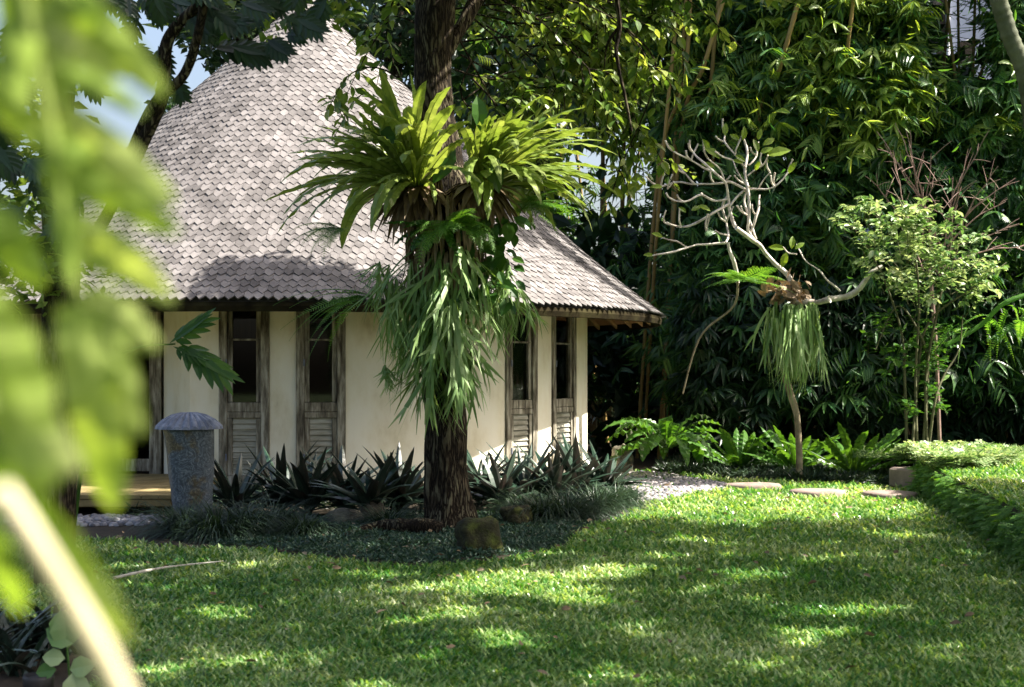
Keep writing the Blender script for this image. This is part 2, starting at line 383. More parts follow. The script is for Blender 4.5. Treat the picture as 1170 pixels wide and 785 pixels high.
def pillar_mat():
    m, nt, b = new_mat('lantern_pillar'); L = nt.links
    tc = nt.nodes.new('ShaderNodeTexCoord')
    n1 = nt.nodes.new('ShaderNodeTexNoise'); n1.inputs['Scale'].default_value = 11; n1.inputs['Detail'].default_value = 7; n1.inputs['Roughness'].default_value = .7; n1.inputs['Distortion'].default_value = 3.5
    n2 = nt.nodes.new('ShaderNodeTexNoise'); n2.inputs['Scale'].default_value = 3.2; n2.inputs['Detail'].default_value = 5
    L.new(tc.outputs['Object'], n1.inputs['Vector']); L.new(tc.outputs['Object'], n2.inputs['Vector'])
    r = ramp(nt, [(.3, (.02, .028, .038)), (.5, (.07, .09, .115)), (.62, (.17, .2, .23)), (.72, (.34, .36, .36))]); L.new(n1.outputs['Fac'], r.inputs[0])
    r2 = ramp(nt, [(.3, (.03, .022, .012)), (.5, (.09, .07, .035)), (.7, (.28, .23, .13))]); L.new(n1.outputs['Fac'], r2.inputs[0])
    mr = nt.nodes.new('ShaderNodeMapRange'); mr.inputs[1].default_value = .58; mr.inputs[2].default_value = .64; L.new(n2.outputs['Fac'], mr.inputs[0])
    mx = nt.nodes.new('ShaderNodeMix'); mx.data_type = 'RGBA'; L.new(mr.outputs[0], mx.inputs[0]); L.new(r.outputs[0], mx.inputs[6]); L.new(r2.outputs[0], mx.inputs[7])
    L.new(mx.outputs[2], b.inputs['Base Color']); b.inputs['Roughness'].default_value = .5
    bp = nt.nodes.new('ShaderNodeBump'); bp.inputs['Strength'].default_value = .7; bp.inputs['Distance'].default_value = .012; L.new(n1.outputs['Fac'], bp.inputs['Height']); L.new(bp.outputs[0], b.inputs['Normal'])
    return m
M['pillar'] = pillar_mat()

# ---------------------------------------------------------------- camera, sun, sky
cam = bpy.data.cameras.new('camera'); co = bpy.data.objects.new('camera', cam); COL.objects.link(co); SC.camera = co
co.location = (0, 0, H); co.rotation_euler = (PI / 2, 0, 0)
cam.sensor_width = 36; cam.lens = F / 1170 * 36; cam.shift_y = (YH - 392.5) / 1170; cam.clip_end = 600; cam.clip_start = .05
cam.dof.use_dof = True; cam.dof.focus_distance = 15.5; cam.dof.aperture_fstop = 3.4; cam.dof.aperture_blades = 9
sl = bpy.data.lights.new('sun', 'SUN'); so = bpy.data.objects.new('sun', sl); COL.objects.link(so)
sl.energy = 5.0; sl.angle = rad(.53); sl.color = (1.0, .94, .84)
so.rotation_euler = Vector(SUN).to_track_quat('Z', 'Y').to_euler(); so.location = (20, 10, 30)
W = bpy.data.worlds.new('World'); SC.world = W; W.use_nodes = True
sk = W.node_tree.nodes.new('ShaderNodeTexSky'); sk.sky_type = 'NISHITA'; sk.sun_disc = False
sk.sun_elevation = EL; sk.sun_rotation = PI - AZ; sk.dust_density = 6; sk.air_density = 1.0; sk.ozone_density = .6
bg = W.node_tree.nodes['Background']; bg.inputs[1].default_value = .082
W.node_tree.links.new(sk.outputs[0], bg.inputs[0])
SC.view_settings.view_transform = 'Standard'; SC.view_settings.look = 'None'; SC.view_settings.exposure = 1.97; SC.view_settings.gamma = 1
SC.view_settings.use_curve_mapping = False
SC.cycles.max_bounces = 8; SC.cycles.transparent_max_bounces = 8; SC.cycles.diffuse_bounces = 3
# ================================================================ GROUND
def inpoly(x, y, poly):
    x = np.asarray(x); y = np.asarray(y); c = np.zeros(x.shape, bool); n = len(poly)
    for i in range(n):
        x1, y1 = poly[i]; x2, y2 = poly[(i + 1) % n]
        cond = ((y1 > y) != (y2 > y)) & (x < (x2 - x1) * (y - y1) / (y2 - y1 + 1e-12) + x1)
        c ^= cond
    return c

def sheet(name, poly, z, m, kind='structure', label=None, cat=None, sub=.35, amp=0.0):
    poly = np.array(poly, float); mb = MB()
    me = bpy.data.meshes.new(name); v = [(a, b, z) for a, b in poly]
    me.from_pydata(v, [], [list(range(len(v)))]); me.materials.append(m)
    o = bpy.data.objects.new(name, me); COL.objects.link(o); tag(o, label, cat, kind=kind); return o

CX, CY, R, RE = -3.32, 22.6, 4.53, 5.72
gm = MB(); N = 260
xs = np.linspace(-150, 150, N); ys = np.linspace(-60, 240, N)
gm.add(np.array([(x, y, 0) for y in (-60, 240) for x in (-150, 150)]), [(0, 1, 3, 2)])
tag(gm.build('ground', M['lawnbase']), 'short carpet grass ground of the garden', 'ground', kind='structure')

BED = [G(a, b)[:2] for a, b in ((60, 615), (105, 616), (150, 620), (228, 628), (304, 628), (381, 641), (458, 648), (519, 646), (575, 640), (637, 630), (663, 606), (714, 591), (724, 572), (700, 556))]
BED += [(1.6, 21.5), (1.2, 26), (-9, 26), (-9, 15.0)]
sheet('planting_bed', BED, .006, M['soil'], label='dark soil of the planting bed around the hut', cat='bed')
BACK = [G(a, b)[:2] for a, b in ((752, 541), (830, 548), (930, 553), (1035, 557), (1050, 552))] + [(6.3, 19.5), (14, 26), (14, 34), (1.2, 34), (1.3, 26)]
sheet('back_planting_bed', BACK, .004, M['soil'], label='dark soil under the bamboo thicket', cat='bed')
PATH = [G(a, b)[:2] for a, b in ((706, 560), (722, 577), (748, 574), (790, 565), (846, 557), (800, 548), (752, 541), (700, 538))] + [(1.4, 24), (1.0, 24)]
PATH[-1] = (1.35, 23.4)
sheet('pebble_path', PATH, .010, M['path'], label='pale pebble path curving round the hut', cat='path')
LEFTP = [(-7.5, 14.6), (-4.6, 14.35), (-3.5, 14.5), (-3.55, 15.4), (-7.5, 15.6)]

CORNER = [(-3.6, 6.2), (-1.9, 6.2), (-2.1, 7.0), (-2.3, 8.1), (-2.9, 8.9), (-4.2, 9.2)]
sheet('corner_bed', CORNER, .008, M['soil'], label='dark soil in the bottom left corner', cat='bed')
# raised lawn on the right behind a stone wall
WALLLINE = np.array([(5.62, 19.3), (5.42, 18.2), (5.12, 16.2), (4.80, 14.2), (4.5, 12.4), (4.2, 10.6), (3.8, 8.5)])
TZ = .37
sheet('raised_lawn', [tuple(p) for p in WALLLINE] + [(20, 8.5), (20, 22.2), (6.2, 22.2), (5.8, 20.2)], TZ, M['lawnbase'], label='raised lawn terrace behind the fern covered wall', cat='lawn')

def wall_x(y):
    return np.interp(y, WALLLINE[::-1, 1], WALLLINE[::-1, 0])

# grass blades ---------------------------------------------------
def blades(n, X, Y, Z, d0=9.0, size=.058):
    D = np.sqrt(X ** 2 + Y ** 2); n = len(X)
    sc = size * np.clip((D / 9.0) ** .55, .9, 2.0) * rng.uniform(.6, 1.35, n)
    el = rng.uniform(.12, 1.1, n); az = rng.uniform(0, 2 * PI, n)
    Dv = np.stack([np.cos(el) * np.cos(az), np.cos(el) * np.sin(az), np.sin(el)], 1)
    Pn = np.stack([X, Y, Z], 1)
    return Pn, Dv, sc

BQ = (BLADE[0], np.array([(0, 1, 3, 2)]))
def grass_mesh(X, Y, Z, name, label, cover_w=1.0):
    Pn, Dv, sc = blades(len(X), X, Y, Z); mb = MB()
    n = len(X); U = np.array([0, 0, 1.0])
    tv = BLADE[0]
    off = mb.n
    Dn = norm(Dv); Xv = norm(np.cross(Dn, np.tile(U, (n, 1)))); Zv = np.cross(Xv, Dn)
    v = Pn[:, None, :] + sc[:, None, None] * ((tv[None, :, 0, None] * cover_w) * Xv[:, None] + tv[None, :, 1, None] * Dn[:, None] + tv[None, :, 2, None] * Zv[:, None])
    b = np.arange(n) * 5
    mb.add(v.reshape(-1, 3), np.stack([b, b + 1, b + 3, b + 2], 1))
    mb.f.append(np.stack([b + 2, b + 3, b + 4], 1)); mb.mi.append(0)
    return tag(mb.build(name, M['grass']), label, 'grass', kind='stuff')

def scatter_lawn():
    # candidate density falls with distance, blades grow with it
    n = 900000
    y = rng.uniform(6.0, 22.5, n); x = rng.uniform(-1, 1, n) * (y * .40 + .8)
    area = 16.5 * 2 * (.4 * 14.25 + .8); rho = n / area
    want = 2900 * (9.0 / y) ** 1.5
    k = rng.random(n) < want / rho; x, y = x[k], y[k]
    edge = np.array([nz((a * 2.3, b * 2.3, 0)) for a, b in zip(x, y)]) * .12
    ok = ~inpoly(x + edge, y + edge, CORNER) & ~inpoly(x + edge, y + edge, BED) & ~inpoly(x + edge * .5, y + edge, BACK) & (x < wall_x(y) - .02 + (y > 19.2) * 9)
    inp = inpoly(x + edge, y, PATH); ok &= ~(inp & (rng.random(len(x)) < .93))
    ok &= ~((y > 19.4) & (x > 5.0))
    for (cx, cy, a, b) in STONES: ok &= ((x - cx) / a) ** 2 + ((y - cy) / b) ** 2 > .85
    return x[ok], y[ok]
STONES = []
for a, b, w in ((862, 559, .40), (934, 566.5, .36), (1018, 569, .34)):
    g = G(a, b); STONES.append((g[0], g[1], w, .34 if a != 862 else .26))
gx, gy = scatter_lawn()
grass_mesh(gx, gy, np.zeros(len(gx)), 'lawn_grass', 'broad bladed carpet grass of the lower lawn')
n = 60000
y = rng.uniform(9, 22, n); x = wall_x(y) + rng.uniform(0, 1, n) ** 1.3 * 7; k = x < y * .42 + .6
grass_mesh(x[k], y[k], np.full(k.sum(), TZ), 'raised_grass', 'carpet grass growing on the raised terrace')

# stepping stones
for i, (cx, cy, a, b) in enumerate(STONES):
    mb = MB(); ns = 22; ang = np.arange(ns) / ns * 2 * PI
    rr = np.array([1 + .18 * nz((math.cos(t) * 1.3 + i * 9, math.sin(t) * 1.3, i)) for t in ang])
    prof = [(0.001, .085), (.6, .083), (.93, .075), (1, .05), (1.0, -.02)]
    v = np.array([(cx + a * p * r_ * math.cos(t), cy + b * p * r_ * math.sin(t), z) for p, z in prof for t, r_ in zip(ang, rr)])
    kk = np.arange(ns); f = np.vstack([np.stack([j * ns + (kk + 1) % ns, j * ns + kk, (j + 1) * ns + kk, (j + 1) * ns + (kk + 1) % ns], 1) for j in range(4)])
    mb.add(v, f)
    lab = ['flat stepping stone in the lawn nearest the hut path', 'flat stepping stone between its two neighbours below the nest ferns', 'flat stepping stone nearest the fern covered wall'][i]
    tag(mb.build('stepping_stone', M['slab'], smooth=True), lab, 'stepping stone', 'stepping stones set in the lawn')

def pebbles(poly, n, name, m, label, r=(.018, .045), z=.012):
    poly = np.array(poly); lo, hi = poly.min(0), poly.max(0); mb = MB()
    x = rng.uniform(lo[0], hi[0], n); y = rng.uniform(lo[1], hi[1], n); k = inpoly(x, y, poly); x, y = x[k], y[k]
    # low dome template
    t = np.array([(math.cos(a) * q, math.sin(a) * q, h) for q, h in ((1, 0), (.85, .4), (.45, .62)) for a in np.arange(7) / 7 * 2 * PI] + [(0, 0, .66)])
    f4 = np.array([(j * 7 + k2, j * 7 + (k2 + 1) % 7, j * 7 + 7 + (k2 + 1) % 7, j * 7 + 7 + k2) for j in range(2) for k2 in range(7)])
    n = len(x); d = np.stack([np.cos(rng.uniform(0, 7, n)), np.sin(rng.uniform(0, 7, n)), np.zeros(n)], 1)
    S = rng.uniform(*r, n); off = mb.n; Pn = np.stack([x, y, np.full(n, z)], 1)
    mb.inst((t, f4), Pn, d, (0, 0, 1), S, rng.uniform(.6, 1, n))
    # close tops with a triangle fan
    f3 = np.array([(14 + k2, 14 + (k2 + 1) % 7, 21) for k2 in range(7)])
    mb.f.append((f3[None] + (np.arange(n) * 22)[:, None, None]).reshape(-1, 3)); mb.mi.append(0)
    return tag(mb.build(name, m, smooth=True), label, 'pebbles', kind='stuff')
pebbles(PATH, 3800, 'path_pebbles', M['pebble'], 'pale pebbles covering the path round the hut')
pebbles(LEFTP, 1500, 'drain_pebbles', M['pebble_d'], 'dark grey pebbles in front of the porch', (.02, .05))

# ================================================================ HUT
def wang(px):
    al = math.atan((px - 585) / F); ac = math.atan2(CX, CY); dist = math.hypot(CX, CY)
    s = max(-1, min(1, dist * math.sin(al - ac) / R))
    return math.asin(s) - al
def wp(th, r=R): return np.array([CX + r * math.sin(th), CY - r * math.cos(th), 0])

hut = empty('round_hut', (CX, CY, 0), 'round cream walled hut under a tall conical wooden shingle roof', 'hut')
PR = [(5.72, 2.47), (5.25, 2.82), (4.85, 3.14), (4.35, 3.56), (3.75, 4.12), (2.8, 5.02), (2.4, 5.40), (1.42, 6.32), (.9, 6.80), (.45, 7.23), (.2, 7.46), (.05, 7.6)]
prr = np.array([p[0] for p in PR]); prz = np.array([p[1] for p in PR])
dl = np.concatenate([[0], np.cumsum(np.hypot(np.diff(prr), np.diff(prz)))])
def prof(s): return np.interp(s, dl, prr), np.interp(s, dl, prz)
roof = MB()
roof.lathe([(r_ - .05 - (.05 if r_ > 5.7 else 0), z_ - .06 + (.035 if r_ > 5.7 else 0)) for r_, z_ in PR], (CX, CY, 0), 120)
EXPO = .128; s = -.03; row = 0
T0 = .017
while s < dl[-1] - .05:
    r0, z0 = prof(max(s, 0)); r1, z1 = prof(s + EXPO * 1.9)
    if s < 0: r0 += .025; z0 -= .02
    tv = norm(np.array([r1 - r0, z1 - z0]))            # up-slope in (r,z)
    nv = np.array([tv[1], -tv[0]]);
    if nv[1] < 0: nv = -nv
    cnt = max(6, int(2 * PI * max(r0, .08) / .118)); wd = 2 * PI * r0 / cnt
    for k in range(cnt):
        a = (k + (row % 2) * .5 + rng.uniform(-.03, .03)) / cnt * 2 * PI
        er = np.array([math.cos(a), math.sin(a), 0]); et = np.array([-math.sin(a), math.cos(a), 0]); ez = np.array([0, 0, 1.0])
        U3 = er * tv[0] + ez * tv[1]; N3 = er * nv[0] + ez * nv[1]
        B = np.array([CX, CY, 0]) + er * r0 + ez * z0
        hw = wd * .485; tip = .066; lift = .014 + rng.uniform(0, .010); L = EXPO * 1.75; hw2 = hw * (r1 / max(r0, .05))
        jit = rng.uniform(-.014, .014) - (.03 if rng.random() < .02 else 0); sk_ = rng.uniform(-.008, .008)
        o2 = [(-hw, tip + jit), (sk_, jit), (hw, tip + jit), (hw2, L), (-hw2, L)]
        top = [B + et * x + U3 * y + N3 * (lift + T0 if y < L else .004 + T0) for x, y in o2]
        bot = [B + et * x + U3 * y + N3 * (lift if y < L else .0) for x, y in o2]
        v = np.array(top + bot); n0 = roof.n
        roof.add(v, [(0, 1, 3, 4), (6, 1, 0, 5), (7, 2, 1, 6), (8, 3, 2, 7), (9, 8, 6, 5)])
        roof.f.append(np.array([(1, 2, 3), (5, 0, 4)]) + n0); roof.mi.append(0)
    s += EXPO; row += 1
rf = roof.build('roof', M['shingle'], hut)
rc = MB(); rc.lathe([(.001, 7.68), (.09, 7.65), (.17, 7.6), (.22, 7.52), (.25, 7.46)], (CX, CY, 0), 20)
rc.build('ridge_cap', M['shingle'], rf, smooth=True)
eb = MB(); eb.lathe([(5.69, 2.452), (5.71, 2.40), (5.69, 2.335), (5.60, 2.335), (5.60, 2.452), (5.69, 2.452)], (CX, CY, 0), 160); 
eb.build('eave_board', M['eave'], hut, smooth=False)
so_ = MB(); so_.lathe([(5.61, 2.43), (5.2, 2.74), (4.8, 3.05), (4.4, 3.4), (4.0, 3.78)], (CX, CY, 0), 120); so_.build('soffit', M['soffit'], hut, smooth=True)
nr = 56
for k in range(nr):
    a = (k + .5) / nr * 2 * PI; e = np.array([math.cos(a), math.sin(a), 0])
    mb = MB(); A = np.array([CX, CY, 2.36]) + e * 5.59; B = np.array([CX, CY, 3.02]) + e * 4.75; C_ = np.array([CX, CY, 3.3]) + e * 4.42
    d = norm(B - A); t = np.array([-math.sin(a), math.cos(a), 0]) * .028; u = np.array([0, 0, .07])
    v = [A - t, A + t, A + t + u, A - t + u, C_ - t, C_ + t, C_ + t + u, C_ - t + u]
    mb.add(v, [(0, 1, 2, 3), (4, 7, 6, 5), (0, 4, 5, 1), (1, 5, 6, 2), (2, 6, 7, 3), (3, 7, 4, 0)])
    mb.build('rafter', M['rafter'], hut)

# walls: curved ring with gaps for windows and entry
WT = 3.35
wins = [(250, 308), (338, 395), (577, 613), (630, 657)]
wa = [(wang(a), wang(b)) for a, b in wins]
EN = wang(217); gaps = sorted(wa + [(rad(106), rad(115)), (rad(120), rad(129)), (rad(196), rad(206)), (rad(-63), EN)])
wall = MB()
def arc_wall(mb, a, b, r=R, th=.2, z0=0.0, z1=WT):
    n = max(2, int(abs(b - a) / rad(1.5))); aa = np.linspace(a, b, n + 1); rings = []
    for t in aa:
        o = wp(t, r); i = wp(t, r - th); rings += [(o[0], o[1], z0), (o[0], o[1], z1), (i[0], i[1], z1), (i[0], i[1], z0)]
    f = []
    for j in range(n):
        p = j * 4
        for q in range(4): f.append((p + q, p + (q + 1) % 4, p + 4 + (q + 1) % 4, p + 4 + q))
    f += [(0, 3, 2, 1), (n * 4, n * 4 + 1, n * 4 + 2, n * 4 + 3)]
    mb.add(rings, f)
cur = rad(-63) + 2 * PI
segs = []; gs = [g for g in gaps if g[0] != rad(-63)]
st = EN
for g in gs:
    segs.append((st, g[0])); st = g[1]
segs.append((st, rad(297)))
for a, b in segs: arc_wall(wall, a, b)
wl = wall.build('wall', M['plaster'], hut)
# recessed entry: return wall, door leaf, frame
en = MB(); c0 = wp(EN, R); c1 = np.array([-4.75, 19.1, 0])
d = norm(c1 - c0); q = np.array([-d[1], d[0], 0]) * -.1
v = []
for p in (c0 + d * .003, c1):
    for z in (0, WT): v += [(p[0], p[1], z), (p[0] + .2 * abs(d[1]), p[1] + .2 * abs(d[0]), z)]
en.add(v, [(0, 1, 3, 2), (4, 6, 7, 5), (0, 2, 6, 4), (1, 5, 7, 3), (2, 3, 7, 6)])
en.build('return_wall', M['plaster'], hut)
df = MB()
df.box((-4.86, 19.12, 1.45), (.16, .12, 2.7), bev=.01); df.box((-6.2, 19.12, 1.45), (.14, .12, 2.7), bev=.01)
df.box((-5.53, 19.11, .33), (1.2, .1, .17), bev=.01); df.box((-5.53, 19.11, 2.72), (1.2, .1, .15), bev=.01)
df.box((-6.85, 19.14, 1.45), (1.15, .05, 2.7)); 
df.build('door_frame', M['wood'], hut)
dm = MB(); dm.box((-6.2, 19.75, 1.45), (.06, 1.15, 2.5), bev=.01); dm.box((-6.16, 19.45, 1.75), (.03, .35, 1.6), bev=.005)
do = dm.build('door', M['wood'], hut)
hd = MB(); hd.tube([(-6.13, 20.2, 1.2), (-6.08, 20.2, 1.2), (-6.08, 20.08, 1.2)], .01, 6); hd.build('handle', M['cap'], do)
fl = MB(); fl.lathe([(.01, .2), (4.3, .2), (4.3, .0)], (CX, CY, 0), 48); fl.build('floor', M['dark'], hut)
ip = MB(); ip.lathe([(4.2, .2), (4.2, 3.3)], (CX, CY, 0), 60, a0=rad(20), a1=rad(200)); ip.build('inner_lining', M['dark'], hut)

def panel(mb, c, ex, w, z0, z1, t, off, bev=.006):
    """upright board centred on c along ex, thickness t, pushed outwards by off"""
    rz = math.atan2(ex[1], ex[0]); n = np.array([ex[1], -ex[0], 0])
    p = c + n * off; mb.box((p[0], p[1], (z0 + z1) / 2), (w, t, z1 - z0), rz, bev=bev)
def window(a, b, door=None, tone=0):
    pa, pb = wp(a, R - .02), wp(b, R - .02); c = (pa + pb) / 2; ex = norm(pb - pa); w = np.linalg.norm(pb - pa) - .006
    fr = MB(); T = 1.105; B0 = .10; TOP = 2.95; s = .105
    panel(fr, c - ex * (w / 2 - s / 2), ex, s, B0, TOP, .10, .0)
    panel(fr, c + ex * (w / 2 - s / 2), ex, s, B0, TOP, .10, .0)
    iw = w - 2 * s - .006
    for z0, z1, o in ((T - .02, T + .10, .0), (T - .10, T - .024, .004), (TOP - .12, TOP - .002, .002), (B0 + .002, B0 + .16, .0), (T + .9, T + .925, -.012)):
        panel(fr, c, ex, iw, z0, z1, .075, o)
    # inner stiles of upper sash and lower shutter
    sw = .06
    for sg in (-1, 1):
        panel(fr, c + ex * sg * (iw / 2 - sw / 2 - .002), ex, sw, T + .104, TOP - .125, .05, -.008)
        panel(fr, c + ex * sg * (iw / 2 - sw / 2 - .002), ex, sw, B0 + .164, T - .104, .055, .004)
    f = fr.build('window', M['wood'], hut)
    g = MB(); gw = iw - 2 * sw - .01; n_ = np.array([ex[1], -ex[0], 0])
    panel(g, c, ex, gw, T + .106, TOP - .127, .006, -.02, bev=0); g.build('pane', M['glass'], f)
    lv = MB(); z = B0 + .17; 
    while z < T - .14:
        p = c + n_ * .0; rz = math.atan2(ex[1], ex[0]); lv.box((p[0], p[1], z + .035), (gw, .012, .088), rz, bev=.002, tilt=rad(-20)); z += .074
    pb2 = c - n_ * .035; lv.box((pb2[0], pb2[1], (B0 + T) / 2), (gw + .02, .01, T - B0 - .28), math.atan2(ex[1], ex[0]))
    lv.build('louvre', M['wood2'], f)
    hm = MB(); hp = c + ex * (-w / 2 + .10) + n_ * .055
    hm.box((hp[0], hp[1], 1.72), (.02, .015, .09), math.atan2(ex[1], ex[0]), bev=.003); hm.box((hp[0], hp[1], .5), (.02, .015, .09), math.atan2(ex[1], ex[0]), bev=.003)
    hm.build('hinge', M['cap'], f)
    cu = MB(); pc = c - n_ * .16; cu.box((pc[0], pc[1], (2.0 + 2.95) / 2), (w - .2, .012, .93), math.atan2(ex[1], ex[0]))
    cu.build('blind', M['curtain'], f)
for a, b in wa: window(a, b)
for a, b in ((rad(106), rad(115)), (rad(120), rad(129)), (rad(196), rad(206))): window(a, b)

# porch deck
dk = MB(); 
for i in range(22):
    x = -7.9 + i * .19 + .09
    dk.box((x, 17.1, .215), (.184, 3.2, .05), bev=.006)
dk.box((-5.83, 15.55, .145), (4.1, .08, .085), bev=.01)
for x in (-7.6, -6.3, -5.0, -3.95): dk.box((x, 15.62, .05), (.12, .12, .1))
dk.build('porch_deck', M['deck'], hut)

# lantern pillar
lx, ly = (216 - 585) / F * 14.45, 14.45
lan = empty('garden_lantern', (lx, ly, 0), 'squat garden lantern pillar with a ribbed umbrella cap beside the porch', 'garden lantern')
pl = MB(); prf = []
hz = np.linspace(0, 1.02, 16)
ang = np.arange(28) / 28 * 2 * PI
vv = []
for z in hz:
    w = .175 + .085 * (z / 1.02) ** .8
    for a in ang:
        q = 1 / max(abs(math.cos(a)) ** 5 + abs(math.sin(a)) ** 5, 1e-6) ** .2
        rr = w * (1 + (q - 1) * .45) * (1 + .05 * nz((math.cos(a), math.sin(a), z * 2), 2.2))
        vv.append((lx + .05 - .05 * z + rr * math.cos(a + .3), ly + rr * math.sin(a + .3), z))
k = np.arange(28); pl.add(vv, np.vstack([np.stack([i * 28 + k, i * 28 + (k + 1) % 28, i * 28 + 28 + (k + 1) % 28, i * 28 + 28 + k], 1) for i in range(15)]))
pl.build('pillar', M['pillar'], lan, smooth=True)
cp = MB(); ns = 72; pf = [(.001, 1.185), (.09, 1.178), (.18, 1.15), (.27, 1.10), (.338, 1.035), (.345, 1.015), (.30, 1.02), (.0, 1.02)]
vv = []
for r_, z in pf:
    for i in range(ns):
        a = i / ns * 2 * PI; rb = .012 * min(r_ / .2, 1) * (1 if i % 3 else -1) * (z > 1.02)
        vv.append((lx + r_ * math.cos(a), ly + r_ * math.sin(a), z + rb))
k = np.arange(ns); cp.add(vv, np.vstack([np.stack([(i + 1) * ns + k, (i + 1) * ns + (k + 1) % ns, i * ns + (k + 1) % ns, i * ns + k], 1) for i in range(len(pf) - 1)]))
cp.build('cap', M['cap'], lan)
# ================================================================ MAIN TREE
TD = 14.3
def T(x, y, d=TD): return P(x, y, d)
tree = empty('garden_tree', (T(513, 600)[0], TD, 0), 'big rough barked shade tree hung with ferns in front of the hut', 'tree')
tp = [T(514, 618), T(514, 603), T(512, 575), T(510, 540), T(509, 470), T(508, 400), T(509, 330), T(515, 265), T(513, 225), T(504, 190), T(497, 130), T(495, 70), T(497, 20), T(500, -30), T(500, -90)]
tr = np.array([42, 34, 27, 24.5, 23, 23, 25, 31, 30, 25, 22, 21, 23, 23, 14]) / F * TD
mb = MB(); pp = smooth_path(tp, 150); rr = np.interp(np.linspace(0, 1, 150), np.linspace(0, 1, len(tr)), tr)
mb.tube(pp, rr, 56, bump=.16, bs=7)
mb.build('trunk', M['bark'], tree, smooth=True)
limbs = [
    ([T(500, -50), T(470, -110), T(400, -190, 14), T(250, -260, 13.4)], .26, .1),
    ([T(500, -50), T(520, -110, 14), T(560, -200, 13), T(600, -330, 12)], .24, .1),
    ([T(500, 75, 14.3), T(530, 25, 14.5), T(560, -30, 14.6), T(600, -100, 14), T(720, -200, 13)], .075, .06),
    ([T(502, -50), T(430, -140, 12.5), T(380, -260, 11), T(330, -500, 9.5)], .2, .07),
    ([T(560, -20, 14.6), T(590, -50, 14.8), T(640, -90, 15), T(700, -140, 16)], .07, .05)]
for pts, a, b in limbs:
    mb = MB(); q = smooth_path(pts, 40); mb.tube(q, np.linspace(a, b, 40), 16, bump=.2, bs=6); mb.build('limb', M['bark'], tree, smooth=True)

# shade pattern: the crown overhead is leafed so that its shadow has these sunlit openings (ground positions)
def E(x, y, rx, ry):
    g = G(x, y); return (g[0], g[1], rx / F * g[1], ry * g[1] ** 2 / (F * H))
HOLES = [E(900, 574, 210, 17), E(590, 668, 105, 15), E(690, 655, 40, 6), E(640, 690, 60, 7), E(165, 700, 26, 5), E(238, 700, 28, 7), E(545, 732, 30, 13),
         E(470, 714, 45, 6), E(300, 758, 60, 8), E(785, 680, 36, 5), E(700, 776, 60, 9), E(1045, 745, 42, 9), E(840, 657, 30, 4), E(740, 640, 40, 4), E(960, 640, 60, 5),
         E(1010, 612, 50, 5), E(900, 700, 36, 5), E(610, 740, 30, 6), E(420, 660, 50, 6), E(1090, 690, 40, 5), E(860, 760, 40, 5), E(480, 750, 40, 6), E(350, 700, 24, 4), E(700, 720, 44, 5), E(190, 770, 60, 10),
         E(290, 650, 30, 4), E(520, 690, 30, 5), E(800, 620, 50, 4)]
def lit(x, y):
    x = np.asarray(x); y = np.asarray(y); c = np.zeros(x.shape, bool)
    for (a, b, rx, ry) in HOLES: c |= ((x - a) / rx) ** 2 + ((y - b) / ry) ** 2 < 1
    c |= (y > 14.7 + .25 * np.sin(x * 2) + .2 * np.sin(x * 5)) & (x > .9) & (x < 4.4)
    c |= (y > 15.5 + .2 * np.sin(x * 3)) & (x > -.6)
    c |= (y > 15.9) | (((x + 3.7) / 1.9) ** 2 + ((y - 14.2) / 1.0) ** 2 < 1)
    c |= np.array([nz((a * .9, b * 1.6, 2.2), 1.5) > .43 for a, b in zip(x.ravel(), y.ravel())]).reshape(x.shape)
    return c
def canopy(mbs, xr, yr, step, zf, nl, spread, size, keep=1.0):
    xs = np.arange(xr[0], xr[1], step); ys = np.arange(yr[0], yr[1], step)
    X, Y = np.meshgrid(xs, ys); X = (X + rng.uniform(-.5, .5, X.shape) * step).ravel(); Y = (Y + rng.uniform(-.5, .5, Y.shape) * step).ravel()
    k = ~lit(X, Y) & (rng.random(X.shape) < keep); X, Y = X[k], Y[k]
    Z = zf(X, Y); C_ = np.stack([X, Y, np.zeros_like(X)], 1) + (Z / SUN[2])[:, None] * SUN
    return C_
cc = canopy(None, (-6.0, 6.6), (5.2, 15.6), .24, lambda x, y: rng.uniform(5.7, 6.9, x.shape), 0, 0, 0, .9)
main = cc[:, 0] < 2.9
def leaf_clumps(mb, C_, nl, spread, size, tm=OVATE, w=1.0, zs=.6, up=.6):
    n = len(C_); 
    Pn = np.repeat(C_, nl, 0) + rng.normal(0, 1, (n * nl, 3)) * np.array([spread, spread, spread * zs])
    D = rdir(n * nl, -.7, .5); U = rdir(n * nl, .1, 1) + np.array([0, 0, up])
    mb.inst(tm, Pn, D, U, size * rng.uniform(.65, 1.25, n * nl), w)
mb = MB(); leaf_clumps(mb, cc[main], 52, .105, .17)
# roof shading bough: shadow target on the lower roof
rs = []
for _ in range(1000):
    px, py = rng.uniform(215, 440), rng.uniform(262, 345)
    if py < 345 - (px - 200) * .36 + rng.normal(0, 6): continue
    g = P(px, py, 17.4 - (345 - py) * .012); t = rng.uniform(4.4, 6.0); rs.append(g + SUN * t)
for _ in range(170):
    px, py = rng.uniform(600, 735), rng.uniform(270, 350)
    if py < 235 + (px - 600) * .75: continue
    if nz((px * .05, py * .08, 3)) < .0: continue
    g = P(px, py, 20.5); rs.append(g + SUN * rng.uniform(5.5, 7))
rs = np.array(rs); leaf_clumps(mb, rs, 24, .10, .14)
